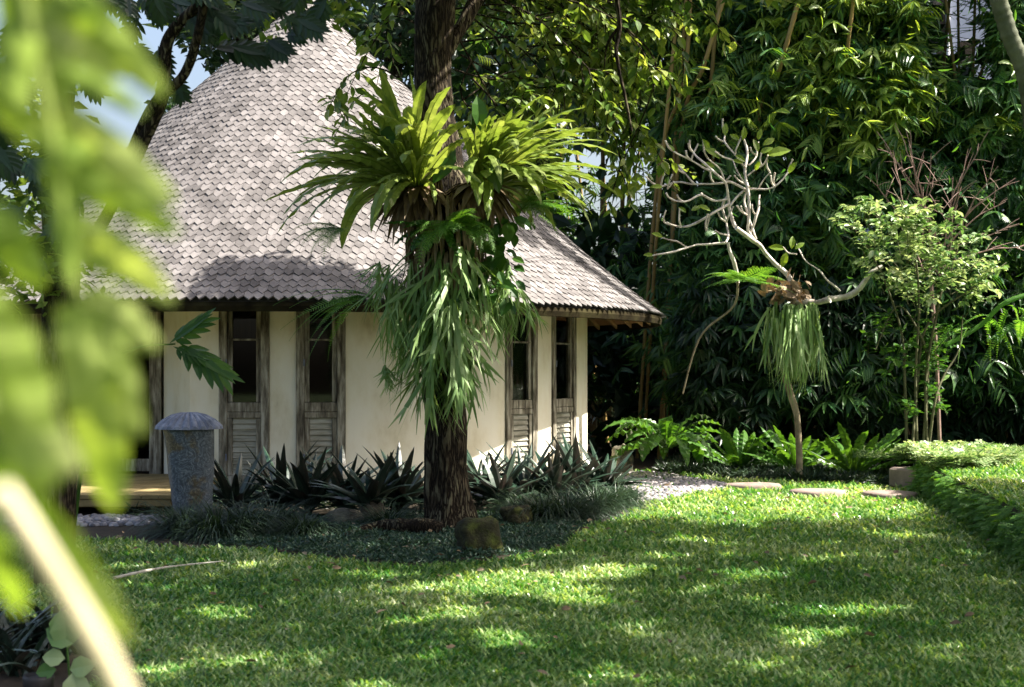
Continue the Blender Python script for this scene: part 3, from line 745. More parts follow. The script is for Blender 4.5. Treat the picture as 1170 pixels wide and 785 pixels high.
# a few clumps dipping near the trunk top
mb.build('foliage', M['tree_leaf'], tree)
tw = MB()
for c in cc[main][::9]:
    src = np.array(limbs[int(rng.integers(0, 4))][0][int(rng.integers(2, 4))]); mid = (src + c) / 2 + np.array([0, 0, .4])
    tw.tube(smooth_path([src, mid, c], 8), np.linspace(.035, .008, 8), 5, cap=False)
for c in rs[::24]:
    src = T(720, -200, 13); tw.tube(smooth_path([src, (src + c) / 2 + np.array([0, 0, .3]), c], 8), np.linspace(.03, .006, 8), 5, cap=False)
tw.build('twigs', M['bark'], tree, smooth=True)

nt_ = empty('shade_tree', (10.5, 9.5, 0), 'spreading shade tree at the right outside the lawn whose shadow dapples the grass', 'tree')
mb = MB(); mb.tube(smooth_path([(10.5, 9.5, 0), (10.3, 9.6, 3), (9.6, 9.8, 6)], 20), np.linspace(.4, .28, 20), 20, bump=.2); mb.build('trunk', M['bark'], nt_, smooth=True)
mb = MB(); leaf_clumps(mb, cc[~main], 52, .105, .17)
mb.build('foliage', M['tree_leaf'], nt_)
for i in range(7):
    c = cc[~main][int(rng.integers(0, (~main).sum()))]; mb = MB(); mb.tube(smooth_path([(9.7, 9.8, 5.6), (np.array([9.7, 9.8, 5.6]) + c) / 2 + [0, 0, .5], c], 14), np.linspace(.14, .02, 14), 8); mb.build('limb', M['bark'], nt_, smooth=True)

# leafy twigs that hang into view
def twig(mt, ml, pts, nl, ls, r=.008, tm=OVATE_BIG, w=1.0, sub=0, droop=.25):
    q = smooth_path(pts, 20); mt.tube(q, np.linspace(r, r * .3, 20), 5, cap=False)
    tt = np.linspace(.25, 1, nl); i0 = np.minimum((tt * 19).astype(int), 18); B = q[i0] + rng.normal(0, .004, (nl, 3)); Tn = norm(np.gradient(q, axis=0))[i0]
    sd = norm(np.cross(Tn, [0, 0, 1])) * np.where(np.arange(nl) % 2, 1, -1)[:, None]
    D = sd * .9 + Tn * .6 + rng.normal(0, .3, (nl, 3)) - np.array([0, 0, droop]); U = np.array([0, 0, 1]) + rng.normal(0, .35, (nl, 3))
    ml.inst(tm, B, D, U, ls * rng.uniform(.7, 1.2, nl), w)
    for _ in range(sub):
        i = int(rng.integers(5, 17)); d = norm(Tn[min(i, nl - 1)] * .6 + rng.normal(0, .5, 3) - [0, 0, .2]); L = rng.uniform(.25, .5)
        twig(mt, ml, [q[i], q[i] + d * L * .5 + [0, 0, .03], q[i] + d * L - [0, 0, .05]], max(5, nl // 2), ls, r * .6, tm, w, 0, droop)
mt, ml = MB(), MB()
TW = [((556, 30), (600, 60), (640, 120), (660, 190)), ((560, 10), (640, 30), (690, 60), (730, 120)), ((590, -10), (680, 10), (735, 60), (750, 130)), ((560, 60), (590, 100), (620, 150), (640, 200)),
      ((540, 90), (575, 130), (600, 180), (625, 215)), ((620, -20), (700, -5), (760, 10), (800, 45)), ((700, 40), (712, 100), (722, 170), (728, 235)), ((640, 0), (660, 60), (700, 150), (715, 210)),
      ((560, -20), (600, 20), (650, 60), (690, 150)), ((520, 80), (560, 90), (620, 90), (670, 110)), ((480, 30), (450, 20), (420, 60), (395, 110)), ((488, 120), (440, 80), (400, 85), (372, 130)),
      ((488, 160), (440, 120), (410, 110), (380, 160)), ((480, -10), (450, 0), (440, 50), (430, 100)), ((600, 60), (650, 80), (690, 120), (740, 150)), ((660, -20), (690, 30), (650, 60), (620, 110)), ((540, 20), (580, 60), (590, 110), (570, 160)), ((575, -30), (640, -10), (690, 25), (700, 80))]
TW += [tuple((a + random.uniform(-50, 40), b + random.uniform(-25, 35)) for a, b in t) for t in TW if t[-1][0] > 500] + [tuple((a + random.uniform(-20, 60), b + random.uniform(-25, 10)) for a, b in t) for t in TW if t[-1][0] > 640]
for i, t in enumerate(TW):
    d = (15.1 if t[-1][0] > 500 else 14.2) + rng.uniform(-.5, .6); twig(mt, ml, [P(a, b, d + k * rng.uniform(-.15, .15)) for k, (a, b) in enumerate(t)], 15, .145, .012, sub=6 if i not in (10, 11, 12, 13) else 2)
mt.build('twigs', M['bark'], tree, smooth=True); ml.build('foliage', M['tree_leaf'], tree)
mb = MB()   # dark hanging vine stem
mb.tube(smooth_path([P(703, -20, 13.6), P(708, 30, 13.6), P(704, 60, 13.6), P(714, 110, 13.6), P(722, 150, 13.6)], 30), np.linspace(.028, .01, 30), 7, bump=.3, bs=20)
mb.tube(smooth_path([P(708, 30, 13.6), P(694, 50, 13.6), P(690, 80, 13.7)], 12), np.linspace(.02, .006, 12), 6)
mb.build('limb', M['bark'], tree, smooth=True)

# ---------------------------------------------------------------- epiphytes
def nest_fern(name, base, n, L, Wd, m, label, azs=(0, 2 * PI), el=(.2, 1.35), droop=(.8, 1.7), group=None, wave=.25, kind='strap', cat='fern', parts=True, tall=1.0, core=True):
    root = empty(name, base, label, cat, group)
    azl = np.linspace(azs[0], azs[1], n, endpoint=False) + rng.uniform(-.15, .15, n)
    for i, az in enumerate(azl):
        mb = MB(); e = rng.uniform(*el); LL = rng.uniform(.65, 1.1) * L * (1 if e < 1 else .85)
        b = np.array(base) + .05 * np.array([math.cos(az), math.sin(az), 0]) * L
        q = arc(b, az, e, LL, rng.uniform(*droop), 18, 1.4, rng.uniform(-.4, .4))
        w = wprof(len(q), Wd * rng.uniform(.75, 1.15), kind)
        mb.ribbon(q, w, sidev(az) + rng.normal(0, .25, 3), .32, wave=wave)
        t = norm(np.gradient(q, axis=0)); mb.tube(q[:-2] - np.array([0, 0, .001]), np.linspace(.006, .001, len(q) - 2) * L, 4, cap=False)
        mb.build('frond', m, root)
    if core:
        mb = MB()
        c = np.array(base); D = rdir(160, -.6, .6)
        mb.inst(LANCE, c + D * .06 * L, D + [0, 0, -.6], D, rng.uniform(.15, .4, 160) * L, 1.2); mb.build('dead_fronds', M['dryleaf'], root)
    return root
bl = T(476, 218, 14.1); br = T(548, 216, 14.2)
nest_fern('birds_nest_fern', bl, 110, 1.45, .055, M['nest'], 'yellow green nest fern spilling from the left side of the trunk', (rad(95), rad(295)), (.2, 1.5), (.6, 1.8))
nest_fern('birds_nest_fern', br, 100, 1.4, .052, M['nest'], 'yellow green nest fern spilling from the right side of the trunk', (rad(-100), rad(80)), (.2, 1.4), (.7, 1.7))
nest_fern('birds_nest_fern', T(500, 262, 13.95), 12, .6, .045, M['nest_dark'], 'small nest fern at the front of the trunk between two larger ones', (rad(200), rad(340)), (-.4, .5), (.6, 1.2))
# brown root mass on the trunk
mb = MB(); cen = T(510, 262, 14.05)
for _ in range(420):
    a = rng.uniform(0, 2 * PI); z = rng.uniform(-.45, .35); r_ = .30 * math.sqrt(max(.05, 1 - (z / .6) ** 2)); b = cen + [r_ * math.cos(a) * 1.15, r_ * math.sin(a) * .8, z]
    mb.inst(LANCE, b, [math.cos(a) * .5, math.sin(a) * .5, -1], [math.cos(a), math.sin(a), .1], rng.uniform(.12, .35), .8)
tag(mb.build('fern_root_mass', M['dryleaf']), 'shaggy brown mass of old roots and dead fronds clasping the trunk', 'root mass')

def forked(mb, q, w, side, fork=.55):
    n = len(q); k = int(n * fork)
    mb.ribbon(q[:k + 1], w[:k + 1], side, .1)
    T_ = norm(q[k] - q[k - 1]); sd = norm(np.cross(T_, norm(np.cross(side, T_)))); sd = norm(side)
    for sg in (-1, 1):
        rest = q[k:].copy(); m = len(rest); u = np.linspace(0, 1, m)[:, None]
        rest = rest + sd * sg * u * .06 * rng.uniform(.5, 1.6) + np.array([0, 0, 1]) * u * rng.uniform(-.03, .02)
        mb.ribbon(rest, w[k:] * .65 * np.linspace(1, .5, m), side, .1)
def staghorn(name, cent, half, top, n, L, label, m=M['stag'], front=-1, wd=.013, group=None, depth=.35, el=(-1.35, .3), taper=.45):
    mb = MB()
    for i_ in range(n):
        if i_ % 9 == 0:
            a0 = rng.uniform(PI * 1.0, PI * 2.0) if front == -1 else rng.uniform(0, 2 * PI); u0 = rng.uniform(0, 1) ** 1.2; k0 = rng.uniform(.35, 1.05); L0 = rng.uniform(.55, 1.1)
        a = a0 + rng.normal(0, .2); u = u0 + rng.normal(0, .03); hw_ = half * (1 - taper * u)
        b = np.array(cent) + [hw_ * math.cos(a) * k0, depth * math.sin(a) * k0, -top * u]
        LL = L * L0 * rng.uniform(.6, 1.1); e = rng.uniform(*el) * (1 if k0 > .6 else 1.0) - (.4 if i_ % 3 else 0); e = max(e, -1.5)
        q = arc(b, a + rng.uniform(-.5, .5), e, LL, rng.uniform(1.3, 1.9) if e > -.2 else rng.uniform(.3, .9), 12, .45, rng.uniform(-.5, .5))
        w = np.linspace(.7, 1.15, len(q)) * wd * rng.uniform(.7, 1.3); w[-3:] *= [.9, .6, .2]
        forked(mb, q, w, norm(sidev(a) + rng.normal(0, .5, 3)), rng.uniform(.45, .7))
    return tag(mb.build(name, m), label, 'staghorn fern', group)
staghorn('staghorn_fern', T(512, 285, 14.05), .40, 1.2, 400, .72, 'large staghorn fern hanging in strands down the front of the trunk', depth=.38, wd=.023, el=(-1.5, .1))
staghorn('staghorn_fern', T(452, 300, 14.1), .2, .7, 170, .62, 'staghorn fern hanging from the left edge of the root mass', depth=.25, m=M['stag'])
staghorn('staghorn_fern', T(580, 285, 14.2), .2, .6, 110, .5, 'staghorn fern hanging from the right edge of the root mass', depth=.25)
staghorn('staghorn_fern', T(440, 402, 14.0), .05, .25, 26, .35, 'small staghorn tuft dangling lowest at the left of the trunk', depth=.06)

def fern_tuft(name, base, n, L, pl, m, label, azs=(0, 2 * PI), el=(0, 1.1), droop=(.9, 1.8), count=26, w=1.0, tm=None, parts=False, rw=.004, shape='fern', cat='fern', ang=1.1, group=None, ddroop=.15):
    mb = MB()
    for i in range(n):
        az = azs[0] + (azs[1] - azs[0]) * (i + rng.uniform(.1, .9)) / n
        q = arc(base, az, rng.uniform(*el), L * rng.uniform(.7, 1.15), rng.uniform(*droop), 12, 1.0, rng.uniform(-.3, .3))
        pinnate(mb, q, sidev(az) + rng.normal(0, .2, 3), pl, w, count, ang, ddroop, shape, tm, rw)
    return tag(mb.build(name, m), label, cat, group)
FLEAF = combine([xf(quadleaf(.2, .1), sg * 1.0, .26 * (1 - .07 * k), (0, .08 + k * .115, 0)) for k in range(8) for sg in (-1, 1)])
fern_tuft('feathery_fern', T(522, 262, 13.55), 12, .72, .17, M['fern'], 'bright feathery fern drooping over the middle of the trunk', (rad(200), rad(350)), (.1, .9), (1.2, 1.9), 20, .9, FLEAF)
fern_tuft('feathery_fern', T(595, 240, 14.2), 9, .8, .15, M['fern'], 'feathery fern arching from the right of the trunk over the roof edge', (rad(-70), rad(60)), (.1, 1.0), (.9, 1.6), 20, .9, FLEAF)
fern_tuft('hanging_fern', T(425, 338, 14.2), 10, .95, .10, M['fern'], 'long narrow fern hanging left of the trunk in front of a window', (rad(150), rad(230)), (-.35, .35), (.7, 1.25), 34, .9, None)
fern_tuft('feathery_fern', T(392, 262, 14.3), 7, .65, .13, M['fern'], 'light feathery fern hanging at the far left of the nest ferns', (rad(110), rad(250)), (-.1, .6), (1.0, 1.7), 24, .8, FLEAF)
mb = MB()
for _ in range(90):
    b = T(rng.uniform(530, 590), rng.uniform(248, 345), 14.1 + rng.uniform(-.3, .1)); mb.inst(OVATE_BIG, b, rdir(1, -1, 0) + [0, -.6, -.3], [0, -1, .6], rng.uniform(.1, .24), 1.1)
tag(mb.build('climbing_vine', M['nest_dark']), 'dark glossy heart leaved vine climbing right of the trunk', 'vine')
mb = MB()
for (a, b, s_, dx, dz) in ((545, 110, .34, .15, -1), (520, 170, .4, -.5, -.8), (470, 150, .4, -.9, -.2), (556, 170, .45, .3, -.9)):
    mb.inst(OVATE_BIG, P(a, b, 13.75), [dx, -.2, dz], [.2, -1, .2], s_, .9)
tag(mb.build('climbing_vine', M['nest_dark']), 'few large dark heart shaped leaves high on the trunk', 'vine')

# ================================================================ BED PLANTS BY THE HUT
def sword_plant(x, y, n, L, label, m=M['rhoeo'], z=0.0, group='sword leaved plants along the hut wall', w=.034):
    g = G(x, y); mb = MB()
    for i in range(n):
        az = i * 2.4 + rng.uniform(-.3, .3); e = rng.uniform(.1, 1.2); LL = L * rng.uniform(.7, 1.15)
        q = arc(g + [0, 0, z + rng.uniform(.05, .22)], az, e, LL, rng.uniform(.15, .75), 10, 1.5)
        mb.ribbon(q, wprof(len(q), w * rng.uniform(.95, 1.4), 'sword'), sidev(az), .45)
    mb.tube([g, g + [0, 0, .25 + z]], .035, 8)
    return tag(mb.build('sword_leaf_plant', m), label, 'plant', group)
SW = [(268, 592, 20, .55, 'sword leaved plant just right of the garden lantern'), (322, 588, 22, .62, 'sword leaved plant under the first shuttered window'), (352, 592, 22, .6, 'sword leaved plant between the two left windows'),
      (392, 590, 22, .6, 'sword leaved plant under the second shuttered window'), (422, 596, 20, .58, 'sword leaved plant left of the mossy root'), (455, 590, 24, .62, 'sword leaved plant close to the left of the trunk'),
      (482, 584, 16, .5, 'small sword leaved plant tucked behind the trunk'), (548, 578, 18, .5, 'sword leaved plant just right of the trunk'), (572, 584, 18, .5, 'sword leaved plant on the rock right of the trunk'),
      (600, 578, 20, .58, 'tall sword leaved plant below the third window'), (632, 578, 20, .55, 'sword leaved plant below the fourth window'), (660, 575, 20, .58, 'sword leaved plant at the right corner of the hut wall'), (690, 572, 18, .52, 'sunlit sword leaved plant overhanging the pebble path')]
for i, (a, b, n_, L, lab) in enumerate(SW): sword_plant(a, b, n_ + 18, L * 1.25, lab, z=.02, w=.055)
def mondo(x, y, n, L, label, m=M['mondo'], rad_=.12, z=0.0, grp='grassy tufts edging the bed'):
    g = G(x, y); mb = MB()
    for i in range(n):
        az = rng.uniform(0, 2 * PI); rr_ = rng.uniform(0, rad_); e = rng.uniform(.5, 1.45); 
        q = arc(g + [rr_ * math.cos(az), rr_ * math.sin(az), z], az + rng.normal(0, .4), e, L * rng.uniform(.6, 1.15), rng.uniform(1.2, 2.4), 7, 1.2)
        mb.ribbon(q, wprof(len(q), .006, 'sword'), sidev(az), .2)
    return tag(mb.build('grass_tuft', m), label, 'grass tuft', grp)
MO = [(212, 612, .42, 'dark grassy tuft at the foot of the lantern on the left'), (248, 616, .45, 'dark grassy tuft at the foot of the lantern on the right'), (282, 612, .42, 'dark grassy tuft second to the right of the lantern'),
      (312, 606, .36, 'dark grassy tuft beneath the first sword leaved plants'), (345, 612, .3, 'low dark grassy tuft in the middle of the bed'), (620, 596, .42, 'blue green grassy tuft right of the mossy rock'), (648, 594, .44, 'grassy tuft spilling toward the lawn below the fourth window'),
      (682, 588, .46, 'sunlit grassy tuft at the right end of the bed'), (705, 580, .4, 'sunlit grassy tuft touching the pebble path'), (600, 588, .34, 'grassy tuft behind the mossy rock'), (445, 604, .3, 'pale streaked grassy tuft left of the trunk')]
for a, b, L, lab in MO: mondo(a, b, 620, L * 1.35, lab, rad_=.22)

# ground cover in the bed
def cover(poly, n, name, m, label, size=.045, zmax=.09, tm=OVATE, z0=.0, w=.8):
    poly = np.array(poly); lo, hi = poly.min(0), poly.max(0)
    x = rng.uniform(lo[0], hi[0], n); y = rng.uniform(lo[1], hi[1], n); k = inpoly(x, y, poly); x, y = x[k], y[k]; n = len(x)
    h = np.array([nz((a * 1.7, b * 1.7, 5)) for a, b in zip(x, y)]) * .5 + .5
    mb = MB(); mb.inst(tm, np.stack([x, y, z0 + h * zmax * rng.uniform(.3, 1, n)], 1), rdir(n, -.1, .9), rdir(n, .2, 1), size * rng.uniform(.6, 1.4, n), w)
    return tag(mb.build(name, m), label, 'ground cover', kind='stuff')
cover([G(a, b)[:2] for a, b in ((232, 612), (240, 626), (304, 627), (381, 640), (458, 647), (519, 645), (575, 639), (637, 629), (663, 605), (700, 592), (640, 592), (560, 588), (420, 590), (300, 595))], 42000, 'bed_ground_cover', M['cover'], 'low blue green ground cover along the lawn edge of the bed')
cover([(-4.2, 15.2), (1.6, 17.2), (1.5, 21), (-1, 19), (-3.4, 18), (-4.2, 18)], 26000, 'wall_foot_cover', M['mondo'], 'dark low leaves filling the bed against the hut wall', .09, .2, LANCE)

# rocks
def rock(x, y, size, label, m, name='mossy_rock', seed=0, grp=None, dz=0):
    import bmesh
    g = G(x, y); bm = bmesh.new(); bmesh.ops.create_icosphere(bm, subdivisions=4, radius=.5)
    for v in bm.verts:
        p = v.co; q_ = (abs(p.x * 2) ** 4 + abs(p.y * 2) ** 4 + abs(p.z * 2) ** 4) ** .25; v.co = p * (.35 + .65 / max(q_, .01))
    for v in bm.verts:
        p = v.co; n = noise.noise(p * 2.2 + Vector((seed, 0, 0))) * .32 + noise.noise(p * 6 + Vector((seed, 3, 0))) * .10
        v.co = Vector(((p.x * (1 + n)) * size[0], (p.y * (1 + n)) * size[1], (p.z * (1 + n)) * size[2] + size[2] * .38 + dz))
    me = bpy.data.meshes.new(name); bm.to_mesh(me); bm.free(); me.materials.append(m)
    for p in me.polygons: p.use_smooth = True
    o = bpy.data.objects.new(name, me); COL.objects.link(o); o.location = g; o.rotation_euler = (0, 0, seed * .7)
    return tag(o, label, 'rock', grp)
rock(549, 634, (.42, .36, .38), 'squarish mossy rock at the lawn edge in front of the trunk', M['rock'], seed=.4)
rock(590, 600, (.42, .3, .24), 'mossy rock under sword leaved plants right of the trunk', M['rock'], seed=2.1)
rock(395, 600, (.34, .25, .2), 'small grey rock half hidden in the bed left of the trunk', M['bedrock'], seed=4.1, name='bed_rock')
rock(425, 596, (.3, .22, .24), 'rounded grey rock beside the sword leaved plants', M['bedrock'], seed=5.3, name='bed_rock')
rock(712, 541, (.42, .3, .5), 'pale boulder leaning on the right corner of the hut', M['bedrock'], seed=7, name='pale_boulder')
mb = MB(); mb.tube(smooth_path([G(505, 612) + [0, 0, .05], G(470, 612) + [0, 0, .09], G(430, 610) + [0, 0, .07], G(392, 616) + [0, 0, .02]], 40), np.linspace(.10, .03, 40), 12, bump=.3, bs=9)
mb.build('root', M['bark'], tree, smooth=True)
mb = MB(); mb.tube(smooth_path([G(130, 668) + [0, 0, .05], G(160, 664) + [0, 0, .07], G(195, 656) + [0, 0, .06], G(255, 648) + [0, 0, .05]], 30), np.linspace(.014, .005, 30), 6, bump=.3, bs=30)
tag(mb.build('fallen_twig', M['twig']), 'long pale twig lying on the lawn at the left', 'twig')
FL = [(281, 675, 'small yellow fallen leaf on the grass left of the trunk shadow'), (372, 652, 'brown fallen leaf near the middle of the bed edge'), (430, 712, 'brown fallen leaf in the middle of the lawn'), (1075, 655, 'brown fallen leaf on the lawn near the right wall')]
for a, b, lab in FL:
    mb = MB(); mb.inst(OVATE_BIG, G(a, b) + [0, 0, .06], [rng.normal(), rng.normal(), .1], [0, 0, 1], .09, 1); tag(mb.build('fallen_leaf', M['frang'] if a == 281 else M['dryleaf']), lab, 'leaf')

mb = MB(); n = 420; x = rng.uniform(-4, 5, n); y = rng.uniform(7, 20, n); k = x < wall_x(y) - .1
mb.inst(OVATE_BIG, np.stack([x, y, rng.uniform(.05, .09, n)], 1)[k], rdir(n, -.1, .2)[k], rdir(n, .5, 1)[k], rng.uniform(.03, .08, n)[k], 1)
tag(mb.build('leaf_litter', M['dryleaf']), 'scattered small dry leaves lying over the lawn and bed', 'leaf litter', kind='stuff')
# ================================================================ RIGHT WALL WITH FERNS
rt = MB(); wpth = smooth_path([(a, b, 0) for a, b in WALLLINE], 60); sd = norm(np.cross(norm(np.gradient(wpth, axis=0)), [0, 0, 1]))
nrow = 9; vv = []
for i in range(60):
    for j in range(nrow):
        u = j / (nrow - 1); z = u * (TZ + .0); off = .10 * (1 - u) + .08 * nz((wpth[i][0] * 2, wpth[i][1] * 2, z * 4), 1.5)
        p = wpth[i] + sd[i] * 0 + np.array([-off, 0, z]); vv.append(p)
    vv.append(wpth[i] + np.array([.35, 0, TZ + .012]))
k = nrow + 1
rt.add(vv, [(i * k + j, i * k + j + 1, (i + 1) * k + j + 1, (i + 1) * k + j) for i in range(59) for j in range(k - 1)])
# closed end toward the back bed
e0 = wpth[0]; rt.add([e0 + [-.1, 0, 0], e0 + [0, 0, TZ], e0 + [2.5, .9, TZ], e0 + [2.5, .9, 0]], [(0, 1, 2, 3)])
tag(rt.build('retaining_wall', M['hedgewall'], smooth=True), 'low mossy stone wall overgrown with creeping ferns at the right', 'wall')
mb = MB(); n = 5600; t = rng.random(n) ** .8; idx = t * 59; i0 = np.minimum(idx.astype(int), 58); u = (idx - i0)[:, None]
B = wpth[i0] * (1 - u) + wpth[i0 + 1] * u; h = rng.random(n) ** .7; B = B + np.stack([-.10 * (1 - h) - .02 + rng.uniform(-.05, .05, n) + (h > .9) * rng.uniform(0, .35, n), rng.normal(0, .05, n), h * TZ + (h > .85) * .03], 1)
D = np.stack([-rng.uniform(.2, 1, n), rng.normal(0, .7, n), rng.uniform(-.7, .8, n)], 1)
CF = combine([xf(quadleaf(.3, .1), sg * 1.05, .3, (0, .1 + k2 * .17, -.03 * k2 * k2 * .3)) for k2 in range(5) for sg in (-1, 1)])
D[:, 2] -= .45; D[:, 1] += rng.normal(0, .6, n); mb.inst(CF, B, D, [-.6, 0, .8], rng.uniform(.05, .15, n), .95)
tag(mb.build('creeping_fern', M['fern']), 'creeping ferns clothing the face of the low wall', 'ferns', kind='stuff')
mb = MB(); n = 2600; yy = rng.uniform(17.2, 20.2, n); xx = wall_x(yy) + rng.uniform(-.05, 1.2, n) * np.interp(yy, [17.2, 18.2, 20.2], [.2, 1, 1]); zz = TZ + .1 * (rng.random(n)) + .08
mb.inst(CF, np.stack([xx, yy, zz], 1), rdir(n, -.3, .8), [0, 0, 1], rng.uniform(.1, .2, n), 1); mb.inst(OVATE, np.stack([xx, yy, zz + .02], 1), rdir(n, 0, .8), [0, 0, 1], .07, 1)
tag(mb.build('wall_top_shrub', M['varieg']), 'pale sunlit creeper heaped on the far end of the low wall', 'ground cover', kind='stuff')
mb = MB(); g = G(1069, 560); mb.box((g[0] - .12, g[1] + .1, .15), (.55, .8, .28), .5, bev=.03); tag(mb.build('stone_step', M['slab']), 'weathered stone step jutting from the low wall', 'step')
cover([(5.0, 20.0), (9, 20.4), (9, 21.8), (5.0, 21.3)], 15000, 'silver_cover', M['varieg'], 'silvery low leaves behind the raised terrace', .07, .22, LANCE, TZ - .05)
cover([G(a, b)[:2] for a, b in ((752, 540), (830, 547), (930, 552), (1035, 556), (1048, 545), (900, 530), (760, 528))], 36000, 'edging_cover', M['mondo'], 'dark low mondo grass edging the back bed', .14, .12, LANCE)

# back bed nest ferns
g1 = G(762, 545); nest_fern('birds_nest_fern', g1 + [0, .0, .45], 30, 1.25, .095, M['nest_mid'], 'tall dark nest fern with broad wavy fronds right of the hut', (0, 2 * PI), (.4, 1.3), (1.1, 2.6), None, .5, core=False, kind='spat')
for (a, b, n_, L, lab) in ((845, 541, 26, .95, 'smaller nest fern immediately right of the tall dark one'), (908, 543, 26, 1.0, 'nest fern growing at the foot of the pale frangipani stem'), (975, 548, 26, 1.1, 'bright nest fern left of the low wall end')):
    gg = G(a, b); nest_fern('birds_nest_fern', gg + [0, -.02, .06], n_, L, .075, M['nest_mid'], lab, (0, 2 * PI), (.45, 1.3), (.3, 1.0), None, .25, core=False, kind='spat')
# ================================================================ FRANGIPANI (right)
FD = 20.5
def Q(cx, cy, d=FD): return P(740 + cx * .3825, 120 + cy * .3825, d)
fr = empty('frangipani_tree', (P(912, 500, FD)[0], FD, 0), 'pale nearly leafless frangipani tree with forking grey branches', 'tree')
px = .3825 / F * FD
trunkp = [np.array([P(914, 500, FD)[0], FD, 0]), P(911, 480, FD), P(903, 450, FD), P(897, 425, FD), P(901, 380, FD), P(907, 342, FD)]
mb = MB(); mb.tube(smooth_path(trunkp, 30), np.linspace(.05, .045, 30), 12, bump=.25, bs=8)
mb.build('trunk', M['culmdry'], fr, smooth=True)
BR = [([(440, 580), (430, 530), (412, 500), (360, 455), (335, 420), (300, 395), (262, 365)], 11, 8),
      ([(262, 365), (245, 320), (240, 270), (232, 235), (200, 200), (160, 165), (135, 140)], 7, 3.5),
      ([(320, 405), (300, 370), (305, 310), (298, 240), (290, 190), (300, 150), (290, 110), (280, 95)], 7, 4),
      ([(305, 385), (325, 330), (335, 270)], 6, 4), ([(325, 400), (300, 330), (290, 285), (300, 240)], 5, 4), ([(245, 300), (285, 255), (330, 250), (380, 245), (420, 200)], 5, 3),
      ([(290, 250), (250, 230), (200, 235), (140, 235), (80, 230), (40, 245)], 5, 3), ([(140, 235), (110, 205), (92, 180)], 4, 3), ([(80, 230), (60, 250)], 3, 2.5),
      ([(240, 280), (200, 285), (160, 270), (110, 290), (80, 285)], 5, 3), ([(240, 295), (200, 320), (140, 355), (100, 365), (50, 350)], 6, 3.5), ([(185, 330), (175, 375)], 3, 2.5),
      ([(200, 200), (170, 190), (130, 165), (80, 140)], 4, 3), ([(230, 230), (215, 190), (180, 160)], 3.5, 2.5), ([(290, 190), (260, 150), (230, 110), (232, 90)], 4, 3), ([(300, 180), (325, 150), (330, 110)], 4, 3),
      ([(300, 210), (340, 180), (360, 150)], 3.5, 3), ([(330, 250), (345, 225), (365, 200)], 3, 2.5), ([(298, 240), (270, 200), (255, 165)], 3.5, 2.5), ([(240, 270), (222, 300), (235, 350), (240, 390), (235, 410)], 5, 4),
      ([(235, 410), (180, 415), (120, 425), (70, 440), (15, 450)], 5, 3), ([(120, 425), (90, 410), (45, 395)], 3.5, 2.5), ([(240, 410), (250, 450), (265, 490), (270, 530)], 7, 8),
      ([(545, 580), (580, 575), (620, 562), (645, 530), (665, 500), (700, 480)], 14, 8), ([(440, 585), (500, 590), (545, 580)], 12, 13), ([(575, 558), (520, 505), (470, 460), (445, 415)], 4, 2), ([(445, 445), (420, 440), (405, 425)], 3, 2)]
for i, (pts, a, b) in enumerate(BR):
    off = 0.0; m = len(pts); dd = [FD + .35 * math.sin(i * 1.7 + k * .8) * (k / m) for k in range(m)]
    mb = MB(); q = smooth_path([Q(x, y, d) for (x, y), d in zip(pts, dd)], 26); q += np.array([[nz(p, 5), 0, nz(p + 9, 5)] for p in q]) * .018
    rads = np.interp(np.linspace(0, 1, 26), [0, 1], [a * px * .72, b * px * .74]); rads = rads * (1 + .12 * np.sin(np.linspace(0, 9, 26) + i)); mb.tube(q, rads, 9, bump=.2, bs=14)
    mb.build('branch', M['twig'], fr, smooth=True)
for i, (pts, a, b) in enumerate(BR):
    if pts[0][1] > 400 or pts[-1][1] > 440: continue
    for k in range(3 if len(pts) > 3 else 1):
        j = int(rng.integers(1, len(pts))); x0, y0 = pts[j]; a_ = rng.uniform(-1.0, 1.0) - .35; L = rng.uniform(28, 62)
        q = smooth_path([Q(x0, y0, FD + .1 * k), Q(x0 + L * .5 * math.sin(a_) - 4, y0 - L * .4 * math.cos(a_), FD + .1 * k - .08), Q(x0 + L * math.sin(a_), y0 - L * math.cos(a_) * 1.0, FD + .1 * k - .12)], 12)
        mb = MB(); rr_ = np.linspace(3.4, 2.8, 12) * px * .85; rr_[-2:] *= 1.15; mb.tube(q, rr_, 7, bump=.2, bs=20); mb.build('branch', M['twig'], fr, smooth=True)
mb = MB()
for (x, y, dx, dz, s) in ((232, 92, 0, 1, 34), (285, 105, .1, .8, 34), (275, 105, -.8, .6, 30), (330, 105, .2, .9, 30), (345, 120, .9, .6, 36), (355, 150, 1, .3, 60), (335, 145, .9, .5, 36), (420, 205, .5, .9, 36), (262, 150, .5, -.3, 30), (255, 165, .8, -.2, 26),
                          (185, 130, -.6, .7, 30), (215, 160, -.6, .6, 50), (200, 185, -.9, .3, 34), (320, 195, .2, .4, 26), (330, 140, -.2, .8, 36), (80, 140, -.5, .8, 22), (45, 245, -1, .1, 30), (130, 315, .6, .3, 30), (150, 300, .9, -.3, 34), (115, 320, -.6, .4, 24), (18, 450, -1, .2, 26), (45, 395, -1, .5, 30), (430, 430, .1, .9, 34), (410, 430, -.9, .2, 40), (415, 440, -.3, -.9, 40), (440, 430, .8, .6, 30)):
    mb.inst(OVATE_BIG, Q(x, y, FD - .1), [dx, rng.uniform(-.5, .2), dz], [rng.uniform(-.5, .5), -1, .5], s * px * 1.2, .9)
mb.build('foliage', M['frang'], fr)
staghorn('staghorn_fern', P(905, 345, FD - .1), .52, .30, 300, 1.05, 'staghorn fern hanging like a green beard from the frangipani fork', depth=.3, wd=.021, el=(-1.55, -.75), taper=.3)
